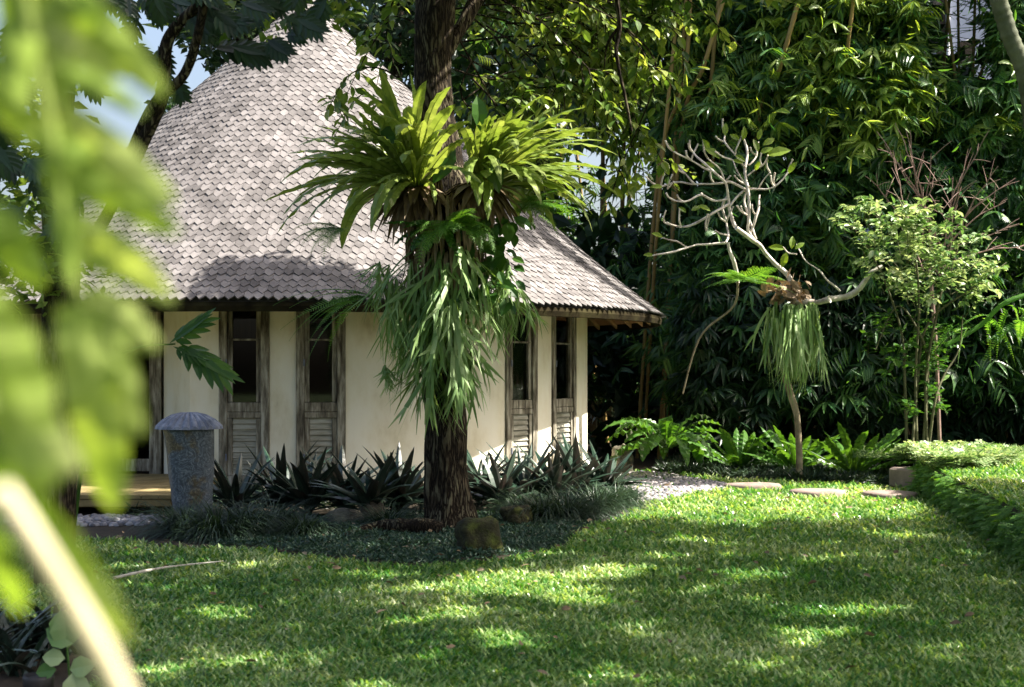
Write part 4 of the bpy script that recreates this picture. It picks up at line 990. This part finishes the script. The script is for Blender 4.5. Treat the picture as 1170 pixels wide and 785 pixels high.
mb = MB(); n = 90; c = P(902, 332, FD - .1); D = rdir(n, -.9, 1); mb.inst(OVATE_BIG, c + rng.normal(0, 1, (n, 3)) * [.15, .12, .08] + [-.02, 0, 0], D + rng.normal(0, .6, (n, 3)), rdir(n), rng.uniform(.1, .22, n), 1.1)
tag(mb.build('dead_leaf_clump', M['dryleaf']), 'brown dry leaf clump sitting in the frangipani fork', 'dead leaves')
fern_tuft('feathery_fern', P(848, 322, FD - .2), 10, .75, .2, M['fern'], 'feathery fern perched on the broken left stem of the frangipani', (rad(120), rad(420)), (.1, .7), (.7, 1.6), 18, .9, FLEAF)
mb = MB(); mb.tube(smooth_path([P(843, 318, FD), P(838, 350, FD + .1), P(800, 385, FD + .2), P(780, 450, FD + .3)], 20), np.linspace(.02, .012, 20), 7, bump=.2, bs=12)
mb.build('branch', M['culmdry'], fr, smooth=True)

# ================================================================ VARIEGATED SHRUB
VD = 20.2
vs = empty('variegated_shrub', (P(1045, 500, VD)[0], VD, 0), 'tall thin stemmed shrub with pale variegated leaves at the right', 'shrub')
def V(x, y, d=VD): return P(x, y, d)
ST = [[(1036, 520), (1034, 440), (1030, 380), (1010, 320), (985, 270)], [(1048, 520), (1046, 430), (1050, 340), (1040, 260), (1020, 215)], [(1060, 520), (1058, 430), (1072, 350), (1085, 290), (1088, 240)],
      [(1042, 520), (1048, 440), (1060, 370), (1110, 330), (1150, 300)], [(1054, 520), (1060, 420), (1050, 380), (1025, 350), (1000, 400)], [(1060, 520), (1068, 460), (1078, 430), (1095, 400), (1100, 360)]]
for s_ in ST:
    mb = MB(); mb.tube(smooth_path([V(a, b, VD + rng.uniform(-.15, .15)) for a, b in s_], 26), np.linspace(.024, .008, 26), 7, bump=.2, bs=12); mb.build('stem', M['stem'], vs, smooth=True)
mt, ml = MB(), MB()
for (x, y, rx, ry, n_) in ((1005, 245, 55, 28, 26), (1045, 255, 55, 35, 30), (1085, 265, 50, 35, 24), (1030, 295, 50, 35, 26), (1060, 310, 45, 40, 18), (1125, 310, 40, 25, 12), (1145, 300, 20, 15, 5), (1110, 330, 25, 25, 6), (980, 240, 25, 20, 8)):
    for _ in range(n_):
        a = rng.uniform(0, 2 * PI); r_ = math.sqrt(rng.random()); tx, ty = x + rx * r_ * math.cos(a), y + ry * r_ * math.sin(a); d = VD + rng.uniform(-.9, .5)
        e = V(tx, ty, d); s0 = e + [rng.uniform(-.2, .2) - (tx - 1045) * .004, rng.uniform(-.1, .2), -rng.uniform(.15, .4)]
        twig(mt, ml, [s0, (s0 + e) / 2 + [0, 0, .06], e + [0, 0, -.03]], 13, .135, .005, OVATE_BIG, .85)
mt.build('twigs', M['stem'], vs, smooth=True); ml.build('foliage', M['varieg'], vs)
mt, ml = MB(), MB()
for (x, y, rx, ry, n_) in ((1030, 380, 40, 40, 18), (1060, 420, 30, 45, 14), (1010, 400, 25, 30, 8), (1085, 395, 12, 30, 5), (1045, 460, 30, 25, 8)):
    for _ in range(n_):
        e = V(x + rng.uniform(-rx, rx), y + rng.uniform(-ry, ry), VD + rng.uniform(-.4, .6)); s0 = e + [rng.uniform(-.2, .2), .1, -rng.uniform(.1, .3)]
        twig(mt, ml, [s0, (s0 + e) / 2 + [0, 0, .05], e], 9, .13, .004, OVATE_BIG, 1)
mt.build('twigs', M['stem'], vs, smooth=True); ml.build('foliage', M['nest_dark'], vs)

# dry twiggy shrub behind it
dt = MB(); tips = [(1010, 165), (1025, 140), (1040, 150), (1065, 175), (990, 200), (1080, 190), (1110, 170), (1140, 190), (1160, 205), (1150, 230), (1165, 255), (1020, 180), (1095, 215), (1170, 280), (1130, 150), (1000, 150)]
for i, (x, y) in enumerate(tips):
    b = P(1062 + rng.uniform(-12, 25), 290 + rng.uniform(-20, 30), 21.5); e = P(x, y, 21.3 + rng.uniform(-.5, .3)); m_ = (b + e) / 2 + [rng.uniform(-.15, .15), 0, rng.uniform(0, .15)]
    q = smooth_path([b, m_, e], 20); q += np.array([[nz(p, 3), 0, nz(p + 5, 3)] for p in q]) * .05; dt.tube(q, np.linspace(.017, .005, 20), 5, cap=False)
    for _ in range(6):
        k = int(rng.integers(6, 18)); d = norm(norm(e - b) + rng.normal(0, .6, 3)); L = rng.uniform(.15, .5); dt.tube(smooth_path([q[k], q[k] + d * L * .5, q[k] + d * L + [0, 0, -.03]], 6), np.linspace(.007, .003, 6), 4, cap=False)
dt.tube([P(1062, 300, 21.5), P(1070, 400, 21.6), np.array([P(1075, 500, 21.6)[0], 21.6, 0])], .03, 6)
tag(dt.build('dry_shrub', M['drytwig']), 'bare pinkish twigs of a dry shrub behind the variegated one', 'shrub')
mb = MB(); 
for (x, y) in ((1090, 370), (1105, 375), (1125, 360), (1150, 350), (1165, 365)):
    for _ in range(3):
        q = arc(P(x + rng.uniform(-8, 8), y, 20.8), rng.uniform(0, 2 * PI), rng.uniform(-.6, .4), rng.uniform(.6, 1.1), 1.2, 12, .5); pinnate(mb, q, sidev(rng.uniform(2.6, 3.6)), .12, 1.3, 26, 1.3, .1)
mb.tube(smooth_path([P(1080, 395, 20.9), P(1120, 372, 20.9), P(1150, 345, 20.8), P(1200, 330, 20.8)], 16), .035, 7); mb.tube([P(1200, 330, 20.8), np.array([P(1210, 500, 20.8)[0], 20.8, 0])], .05, 7)
tag(mb.build('boston_fern', M['fern']), 'hanging sword ferns on a low bough at the right edge', 'fern')

# ================================================================ BAMBOO
def bamboo(x, d, label, nc=8, nf=900, zr=(1.0, 9.5), spread=1.3, m=M['bamboo_leaf'], lean=1.5, hole=True, cul=None, size=(.20, .46)):
    bx = (x - 585) / F * d
    root = empty('bamboo_clump', (bx, d, 0), label, 'bamboo', 'bamboo clumps behind the garden')
    tops = []
    cs = cul or []
    for i in range(nc):
        a = rng.uniform(0, 2 * PI); b = np.array([bx + .5 * math.cos(a), d + 1.0 + .4 * math.sin(a), 0])
        e = b + [rng.normal(0, lean), rng.normal(-.2, .8), rng.uniform(8.5, 11)]
        cs_ = (b, (b + e) / 2 + [rng.normal(0, .15), 0, 0], e); cs = cs + [cs_] if cul is None else cs
    for c_ in cs:
        q = smooth_path(list(c_), 46); r0 = rng.uniform(.022, .038); rr_ = np.full(46, r0) * np.linspace(1, .7, 46); rr_[::4] *= 1.13
        mb = MB(); mb.tube(q, rr_, 8, cap=False); mb.build('culm', M['bamboo'], root, smooth=True); tops.append(q)
    mb = MB(); n = nf
    Pn = np.stack([bx + rng.normal(0, spread, n), d + rng.normal(-.1, .8, n), rng.uniform(*zr, n)], 1)
    k = np.ones(n, bool)
    if hole:
        X, Y = pxof(Pn); k = ~((X > 1052) & (X < 1136) & (Y < 88)) & ~((X > 632) & (X < 748) & (Y > 128) & (Y < 252) & (rng.random(n) < .82)) & (Pn[:, 1] > 22.9)
        dens = np.array([nz(p * np.array([1, .6, 1.2]), .9) for p in Pn]); k &= (dens > -.22) & (outside(Pn) | (Pn[:, 2] > 6.5))
    Pn = Pn[k]; n = len(Pn)
    D = rdir(n, -.6, .3) + [0, -.5, -.1]; U = rdir(n, 0, 1) + [0, -.3, .8]
    h3 = n * 2 // 3; sz = rng.uniform(*size, n); mb.inst(FAN, Pn[:h3], D[:h3], U[:h3], sz[:h3], 1.15); mb.inst(SPRAY, Pn[h3:], D[h3:] + [0, 0, -.3], U[h3:], sz[h3:] * 1.3, 1.1)
    kk = rng.integers(0, n, n * 2); mb.inst(LANCE, Pn[kk] + rng.normal(0, .35, (n * 2, 3)), rdir(n * 2, -1, .2), rdir(n * 2), rng.uniform(.1, .26, n * 2), 1.0)
    for _ in range(120):
        i = int(rng.integers(0, n)); q = tops[int(rng.integers(0, len(tops)))]; j = int(np.argmin(abs(q[:, 2] - Pn[i][2] + .4))); mb.tube([q[j], (q[j] + Pn[i]) / 2 + [0, 0, .1], Pn[i]], .006, 4, cap=False)
    mb.build('foliage', m, root); return root
B_ = [(640, 30.0, 'bamboo clump rising behind the hut roof beside the tree'), (700, 29.5, 'sparse bamboo clump with bright sky showing through its stems'), (785, 25.6, 'bamboo clump with three tan culms leaning behind the frangipani'), (840, 25.5, 'dense bamboo clump directly behind the frangipani crown'),
      (900, 24.8, 'bamboo clump with an orange tan culm right of the frangipani crown'), (965, 24.2, 'bamboo clump behind the left side of the variegated shrub'), (1035, 25.2, 'bamboo clump with sunlit yellow green tops beside the grey building'), (1110, 24.0, 'bamboo clump behind the dry twiggy shrub'), (1175, 23.8, 'dark bamboo clump at the right edge by the palm')]
def C3(d, *pts): return tuple(P(a, b, d) for a, b in pts)
CUL = {2: [C3(25.6, (752, 200), (782, 90), (790, -40)), C3(25.6, (771, 170), (780, 60), (786, -40)), C3(25.4, (777, 165), (806, 70), (838, -40)), C3(25.8, (748, 300), (762, 130), (778, -20)), C3(25.9, (815, 190), (812, 110), (822, -10)), C3(28.5, (690, 120), (693, 40), (700, -40)), C3(28.6, (713, 150), (716, 60), (722, -40))],
       4: [C3(25.0, (866, 148), (890, 80), (918, -20)), C3(24.9, (962, 140), (968, 60), (985, -80))]}
for i, (x, d, lab) in enumerate(B_):
    r_ = bamboo(x, d, lab, nf=(1600, 560, 1800, 2300, 2300, 2300, 2400, 2300, 2300)[i], nc=4)
    for c_ in CUL.get(i, []):
        c_ = tuple(np.array([p[0] * s_, p[1] * s_, 1.6 + (p[2] - 1.6) * s_]) for p, s_ in zip(c_, (.965, .925, .91))) if c_[0][1] < 27 else c_
        low = np.array([c_[0][0] - (c_[1][0] - c_[0][0]) * .8, c_[0][1] + 1.2, 0.0])
        q = smooth_path([low] + list(c_), 60); mb = MB(); rr_ = np.full(60, rng.uniform(.03, .044)); rr_[::5] *= 1.1; mb.tube(q, rr_, 9, cap=False); mb.build('culm', M['bamboo'], r_, smooth=True)
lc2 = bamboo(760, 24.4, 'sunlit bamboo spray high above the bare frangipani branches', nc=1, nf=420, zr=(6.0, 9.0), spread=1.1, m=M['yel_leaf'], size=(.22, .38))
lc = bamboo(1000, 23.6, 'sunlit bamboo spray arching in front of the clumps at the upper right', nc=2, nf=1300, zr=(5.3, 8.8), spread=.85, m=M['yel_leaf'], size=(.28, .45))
# thin straight culms low in the thicket
for i, (x, y0, y1) in enumerate(((697, 440, 380), (705, 430, 392), (722, 430, 390), (728, 350, 320), (780, 450, 330), (1000, 380, 250))):
    pass
# low leafy palms / fans filling the foot of the thicket
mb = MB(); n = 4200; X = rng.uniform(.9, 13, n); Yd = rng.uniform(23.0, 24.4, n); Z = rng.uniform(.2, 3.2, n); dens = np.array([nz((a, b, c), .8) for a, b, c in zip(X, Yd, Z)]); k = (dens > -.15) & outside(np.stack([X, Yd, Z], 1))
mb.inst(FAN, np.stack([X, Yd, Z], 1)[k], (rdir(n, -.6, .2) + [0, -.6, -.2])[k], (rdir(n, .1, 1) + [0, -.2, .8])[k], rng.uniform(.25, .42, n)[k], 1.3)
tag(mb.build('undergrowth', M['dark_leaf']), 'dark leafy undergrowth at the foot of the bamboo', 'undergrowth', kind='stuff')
# deep thicket closing the view and shading it from above
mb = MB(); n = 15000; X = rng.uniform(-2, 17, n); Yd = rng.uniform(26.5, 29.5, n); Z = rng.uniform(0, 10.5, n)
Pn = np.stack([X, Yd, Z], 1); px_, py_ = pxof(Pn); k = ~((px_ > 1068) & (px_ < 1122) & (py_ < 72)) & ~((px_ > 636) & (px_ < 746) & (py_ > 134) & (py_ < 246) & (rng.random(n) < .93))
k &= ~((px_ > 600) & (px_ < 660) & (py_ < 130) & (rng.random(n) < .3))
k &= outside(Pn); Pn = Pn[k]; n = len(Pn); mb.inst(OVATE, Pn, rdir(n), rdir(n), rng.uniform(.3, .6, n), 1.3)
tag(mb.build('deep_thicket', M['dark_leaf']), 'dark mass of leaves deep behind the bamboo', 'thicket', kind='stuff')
mb = MB(); n = 9000; X = rng.uniform(3.0, 22, n); Yd = rng.uniform(23, 27, n); Z = np.interp(X, [3, 8, 22], [9.3, 9.0, 8.5]) + rng.uniform(0, 3.0, n)  # foliage above the frame, added to keep sun off the thicket
Pn = np.stack([X, Yd, Z], 1); px_, py_ = pxof(Pn); k = (py_ < -12); 
dens = np.array([nz(p, .55) for p in Pn]); k &= dens > .05; Pn = Pn[k]; n = len(Pn)
mb.inst(FAN, Pn, rdir(n, -.6, .2), rdir(n, .2, 1) + [0, 0, 1], rng.uniform(.4, .6, n), 1.4)
tag(mb.build('shading_bamboo_tops', M['bamboo_leaf']), 'unseen bamboo tops added above the view to shade the thicket', 'bamboo tops', kind='stuff')
mb = MB(); 
for i in range(60): mb.box((1.2 + i * .3, 31.5, 1.7), (.29, .12, 3.4 + .2 * nz((i, 0, 0), .7)), bev=.01)  # added backing that stops light from behind the leaves
tag(mb.build('light_block_fence', M['eave']), 'dark board fence added behind the bamboo thicket to block light', 'fence')

# palm fronds hanging in at the top, palm trunk at right
pm = empty('palm_tree', (9.6, 22.5, 0), 'slender ringed palm trunk crossing the top right corner', 'palm tree')
pq = smooth_path([(9.6, 22.5, 0), P(1190, 200, 22), P(1172, 90, 21.6), P(1150, 30, 21.4), P(1128, -60, 21.2), P(1060, -420, 21)], 120)
rr_ = np.full(120, .125); rr_[::4] *= 1.09; rr_[1::4] *= 1.03
mb = MB(); mb.tube(pq, rr_, 16); mb.build('trunk', M['palmtrunk'], pm, smooth=True)
for i in range(14):
    mb = MB(); az = i / 14 * 2 * PI; q = arc(pq[-1], az, rng.uniform(.2, 1.1), 2.2, 1.5, 12); pinnate(mb, q, sidev(az), .6, .55, 44, .8, .3, 'palm', rw=.015); mb.build('frond', M['fern'], pm)
p2 = empty('palm_tree', (5.6, 24.5, 0), 'palm whose drooping fronds hang in at the top of the bamboo', 'palm tree')
mb = MB(); top = P(945, -70, 24.3); mb.tube(smooth_path([(5.6, 25.5, 0), (5.6, 25.4, 5), top], 40), np.full(40, .07), 10); mb.build('trunk', M['stem'], p2, smooth=True)
for az, e, L in ((PI, .5, 2.0), (PI * .93, .1, 1.7), (PI * 1.1, .2, 1.8), (-.1, .3, 1.8), (.1, .0, 1.6), (1.5 * PI, .2, 1.6), (1.3 * PI, .1, 1.7), (1.75 * PI, .1, 1.8), (.5 * PI, .4, 1.6)):
    mb = MB(); q = arc(top, az, e, L, 1.7, 12); pinnate(mb, q, sidev(az), .62, .45, 46, .75, .55, 'palm', rw=.014); mb.build('frond', M['fern'], p2)
# grey building beyond
bd = empty('grey_building', (12.8, 38, 0), 'blue grey building glimpsed above the bamboo at the top right', 'building')
mb = MB(); mb.box((13.0, 40, 7), (6.0, 6, 14)); mb.build('wall', M['bldg'], bd)
mb = MB(); mb.tube([P(1083, 120, 36.9), P(1083, -60, 36.9)], .055, 10); mb.build('drainpipe', M['white'], bd, smooth=True)
mb = MB(); mb.box(tuple(P(1076, 20, 36.95)), (.28, .06, 3.4)); mb.box(tuple(P(1104, 60, 36.95)), (.3, .08, .6)); mb.build('window', M['dark'], bd)
for i, x in enumerate((1078, 1090, 1097, 1128)):
    pass

# distant dark trees behind the roof
def big_tree(x, y, d, rx, rz, label, n=5200, size=.22, m=M['dark_leaf'], ry=2.2, seed=0):
    c = P(x, y, d); root = empty('background_tree', (c[0], d, 0), label, 'tree', 'trees behind the hut'); mb = MB()
    mb.tube([(c[0], d, 0), (c[0] + .2, d, c[2])], .2, 8); mb.build('trunk', M['bark'], root)
    D = rdir(n) * (rng.random(n) ** .35)[:, None]; Pn = c + D * [rx, ry, rz]; dens = np.array([nz(p + seed, .9) for p in Pn]); Pn = Pn[dens > -.16]; n = len(Pn)
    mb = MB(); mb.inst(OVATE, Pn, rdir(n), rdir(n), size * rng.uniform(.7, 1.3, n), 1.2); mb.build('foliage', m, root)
big_tree(268, 30, 30, 1.25, 1.1, 'dark fine leaved tree behind the left slope of the roof', 4200)
big_tree(440, -10, 30, 2.4, 1.9, 'dark tree behind the roof peak and the shade tree trunk', 7000)
big_tree(570, 60, 32, 2.4, 3.2, 'dark tree between the trunk and the bamboo', 9000)
big_tree(330, -60, 30, 1.6, 1.6, 'dark tree crown directly above the roof peak', 5000)
big_tree(205, 122, 34, .5, .35, 'small distant treetop showing over the left roof slope', 700, .16)

# ================================================================ LEFT SIDE
BD = 10.5
bt = empty('breadfruit_tree', (P(62, 500, BD)[0], BD, 0), 'dark lobed leaf tree rising at the left with a branch over the roof', 'tree')
mb = MB(); mb.tube(smooth_path([(P(62, 500, BD)[0], BD, 0), P(70, 300, BD), P(64, 150, BD), P(80, -40, BD)], 50), np.linspace(.15, .11, 50), 18, bump=.15); mb.build('trunk', M['bark'], bt, smooth=True)
mb = MB(); mb.tube(smooth_path([P(70, 310, BD), P(120, 250, 9.5), P(170, 130, 9), P(212, 82, 8.8), P(232, 10, 8.6), P(240, -70, 8.5)], 50), np.linspace(.045, .022, 50), 12, bump=.15); 
mb.build('branch', M['bark'], bt, smooth=True)
mb = MB(); mb.tube(smooth_path([P(150, 190, 9.1), P(185, 110, 9), P(195, 40, 8.9), P(260, -20, 8.8)], 40), np.linspace(.05, .03, 40), 12, bump=.15); mb.build('branch', M['bark'], bt, smooth=True)
mb = MB()
LV = [(262, 52, 1, -.2, .62), (335, 15, .9, -.5, .5), (215, 15, .8, -.5, .5), (285, -10, .8, -.4, .5), (210, -20, .9, -.3, .6), (250, 20, .9, -.35, .5), (300, 60, .9, -.1, .36), (180, 60, .2, -1, .45), (160, -10, .4, -.8, .5), (120, 20, -.3, -.9, .5), (100, -20, .6, -.8, .5), (60, 60, .6, -.7, .5), (30, 40, -.4, -.9, .5), (10, 90, .3, -.9, .5), (90, 230, -.7, -.6, .5), (30, 180, .6, -.7, .5), (-10, 160, .6, -.8, .6), (40, 280, -.6, -.8, .5), (20, 10, .8, -.5, .5), (225, -30, .5, -1, .45), (380, -30, .3, -1, .5), (345, -25, -.4, -.8, .5), (150, 50, .5, -.8, .4)]
for (x, y, dx, dz, s_) in LV:
    for k in range(4):
        mb.inst(LOBED, P(x + rng.uniform(-14, 14) * k, y + rng.uniform(-16, 10) * k, 8.8 + rng.uniform(-.3, .8)), [dx + rng.normal(0, .15), rng.uniform(-.4, .4), dz + rng.normal(0, .15)], [rng.uniform(-.4, .4), -1, .5], s_ * .40, 1)
mb.build('foliage', M['dark_leaf'], bt)
mb = MB(); leaf_clumps(mb, np.array([P(rng.uniform(150, 420), rng.uniform(-75, 22), rng.uniform(9.5, 11)) for _ in range(60)]), 10, .14, .13, OVATE, 1.0)
leaf_clumps(mb, np.array([P(rng.uniform(-60, 75), rng.uniform(60, 330), rng.uniform(9.5, 11.5)) for _ in range(150)]), 12, .17, .14, OVATE, 1.0); mb.build('foliage', M['tree_leaf'], bt)
mb = MB()
for (x, y, dx, dz, s_) in ((194, 392, .62, .42, .42), (205, 392, .8, -.55, .55), (198, 396, .5, -.2, .3)):
    mb.inst(LOBED, P(x, y, 12), [dx, -.1, dz], [.1, -.8, .6], s_, .6)
mb.tube(smooth_path([P(200, 393, 12), P(150, 400, 12.1), P(110, 440, 12.1), np.array([P(80, 500, 12.2)[0], 12.2, 0])], 20), np.linspace(.008, .02, 20), 6)
tag(mb.build('lobed_leaf_plant', M['nest_dark']), 'lobed glossy leaves reaching right in front of the porch doorway', 'plant')
mb = MB(); base = np.array([P(40, 560, 11.5)[0], 11.5, .6])
for i in range(16):
    az = rng.uniform(0, 2 * PI); q = arc(base, az, rng.uniform(.3, 1.2), 1.0, 1.1, 12); pinnate(mb, q, sidev(az), .22, .6, 40, .95, .0, 'palm', rw=.008)
mb.tube([base * [1, 1, 0], base], .09, 8); tag(mb.build('cycad', M['nest_dark']), 'dark cycad with stiff feathery fronds left of the porch', 'cycad')
# dark clump lower left corner
mb = MB()
for i in range(120):
    az = rng.uniform(0, 2 * PI); q = arc(np.array([-2.85, 7.6, 0]) + [rng.uniform(-.4, .4), rng.uniform(-.3, .4), 0], az, rng.uniform(.7, 1.45), rng.uniform(.35, .65), .9, 8); mb.ribbon(q, wprof(len(q), .03, 'sword'), sidev(az), .4)
tag(mb.build('dark_leaf_clump', M['rhoeo']), 'dark strap leaved clump in the bottom left corner', 'plant')
mb = MB(); mb.lathe([(.001, .11), (.06, .11), (.07, .125), (.075, .11), (.065, .0), (.001, 0)][::-1], tuple(G(44, 800)), 32); tag(mb.build('plant_pot', M['rust'], smooth=True), 'small dark pot half hidden in the bottom left corner', 'pot')
mb = MB(); 
for (x, y, dx, dz, s_) in ((78, 740, -.1, 1, 36), (84, 735, -.6, .4, 30), (68, 728, .1, 1, 26), (74, 752, -1, .1, 22), (84, 768, .2, -.9, 34), (80, 765, .7, .2, 26), (64, 765, -.9, -.1, 20)):
    mb.inst(OVATE_BIG, P(x, y, 6.8), [dx, -.2, dz], [.2, -1, .3], s_ / F * 6.8 * 1.15, 1.6)
mb.tube([P(82, 800, 6.9), P(79, 770, 6.85), P(76, 735, 6.8)], .006, 5); tag(mb.build('small_leafy_sprig', M['varieg']), 'small sprig of round pale leaves beside the pot', 'plant')

# foreground frond, close to the lens
ND = .80
def Nn(x, y, d=ND): return P(x, y, d)
ff = empty('foreground_fern', (Nn(20, 900)[0], ND, 0), 'large blurred yellow green frond hanging close to the viewer at the left', 'fern')
u_ = ND / F
def lobe(mb, x0, y0, x1, y1, w, sag=8, d0=ND, d1=None):
    a = Nn(x0, y0, d0); b = Nn(x1, y1, d1 or d0 + rng.uniform(-.06, .06)); m_ = Nn((x0 + x1) / 2, (y0 + y1) / 2 - sag, (d0 + (d1 or d0)) / 2)
    q = smooth_path([a, m_, b], 14); t = np.linspace(0, 1, 14); wd = w * .36 * u_ * np.sin(np.clip(.18 + t * .82, 0, 1) * PI) ** .6; wd[-1] = .0005
    ax = norm(b - a); side = norm(np.cross(ax, [0, 1, 0]) + rng.normal(0, .25, 3)); mb.ribbon(q, wd, side, .2, wave=.15, wf=4)
LB = [(30, -40, 190, 112, 70), (20, -20, 120, 30, 60), (35, 30, 140, 90, 50), (50, 75, 165, 130, 40), (45, 120, 200, 236, 64), (55, 165, 150, 215, 44), (62, 200, 205, 268, 56), (70, 250, 190, 325, 50), (80, 290, 200, 345, 40), (95, 335, 180, 400, 56), (85, 345, 132, 585, 96),
      (110, 345, 160, 500, 50), (-40, 60, 45, 170, 70), (-40, 230, 50, 330, 80), (60, 0, 70, 200, 56), (60, 140, 80, 330, 56), (20, -60, 20, 120, 80)]
mb = MB()
for l in LB: lobe(mb, *l)
mb.tube(smooth_path([Nn(20, -60), Nn(40, 60), Nn(62, 170), Nn(76, 280), Nn(95, 350)], 20), np.linspace(.0045, .002, 20), 8); mb.tube(smooth_path([Nn(20, -60), (-.36, .72, 1.95), (-.55, .6, 1.5), (-.5, .5, .7), (-.42, .48, 0)], 24), np.linspace(.0045, .012, 24), 8, cap=False)
mb.build('frond', M['fore'], ff)
mb = MB()
for l in [(-40, 340, 60, 560, 120), (-20, 520, 95, 690, 70), (15, 560, 150, 735, 56), (40, 600, 118, 750, 50), (-30, 420, 90, 540, 60), (-40, 580, 20, 700, 70)]: lobe(mb, *l, 6, .68)
mb.build('frond', M['fore'], ff)
mb = MB(); mb.tube(smooth_path([Nn(0, 560, .60), Nn(26, 600, .61), Nn(76, 680, .63), Nn(114, 745, .64), Nn(140, 800, .65)], 30), np.linspace(.0055, .0068, 30), 12); mb.tube(smooth_path([Nn(140, 800, .65), (-.16, .66, 1.15), (-.2, .6, .6), (-.35, .5, 0)], 16), np.linspace(.0068, .012, 16), 10, cap=False); mb.build('stalk', M['stalk'], ff, smooth=True)
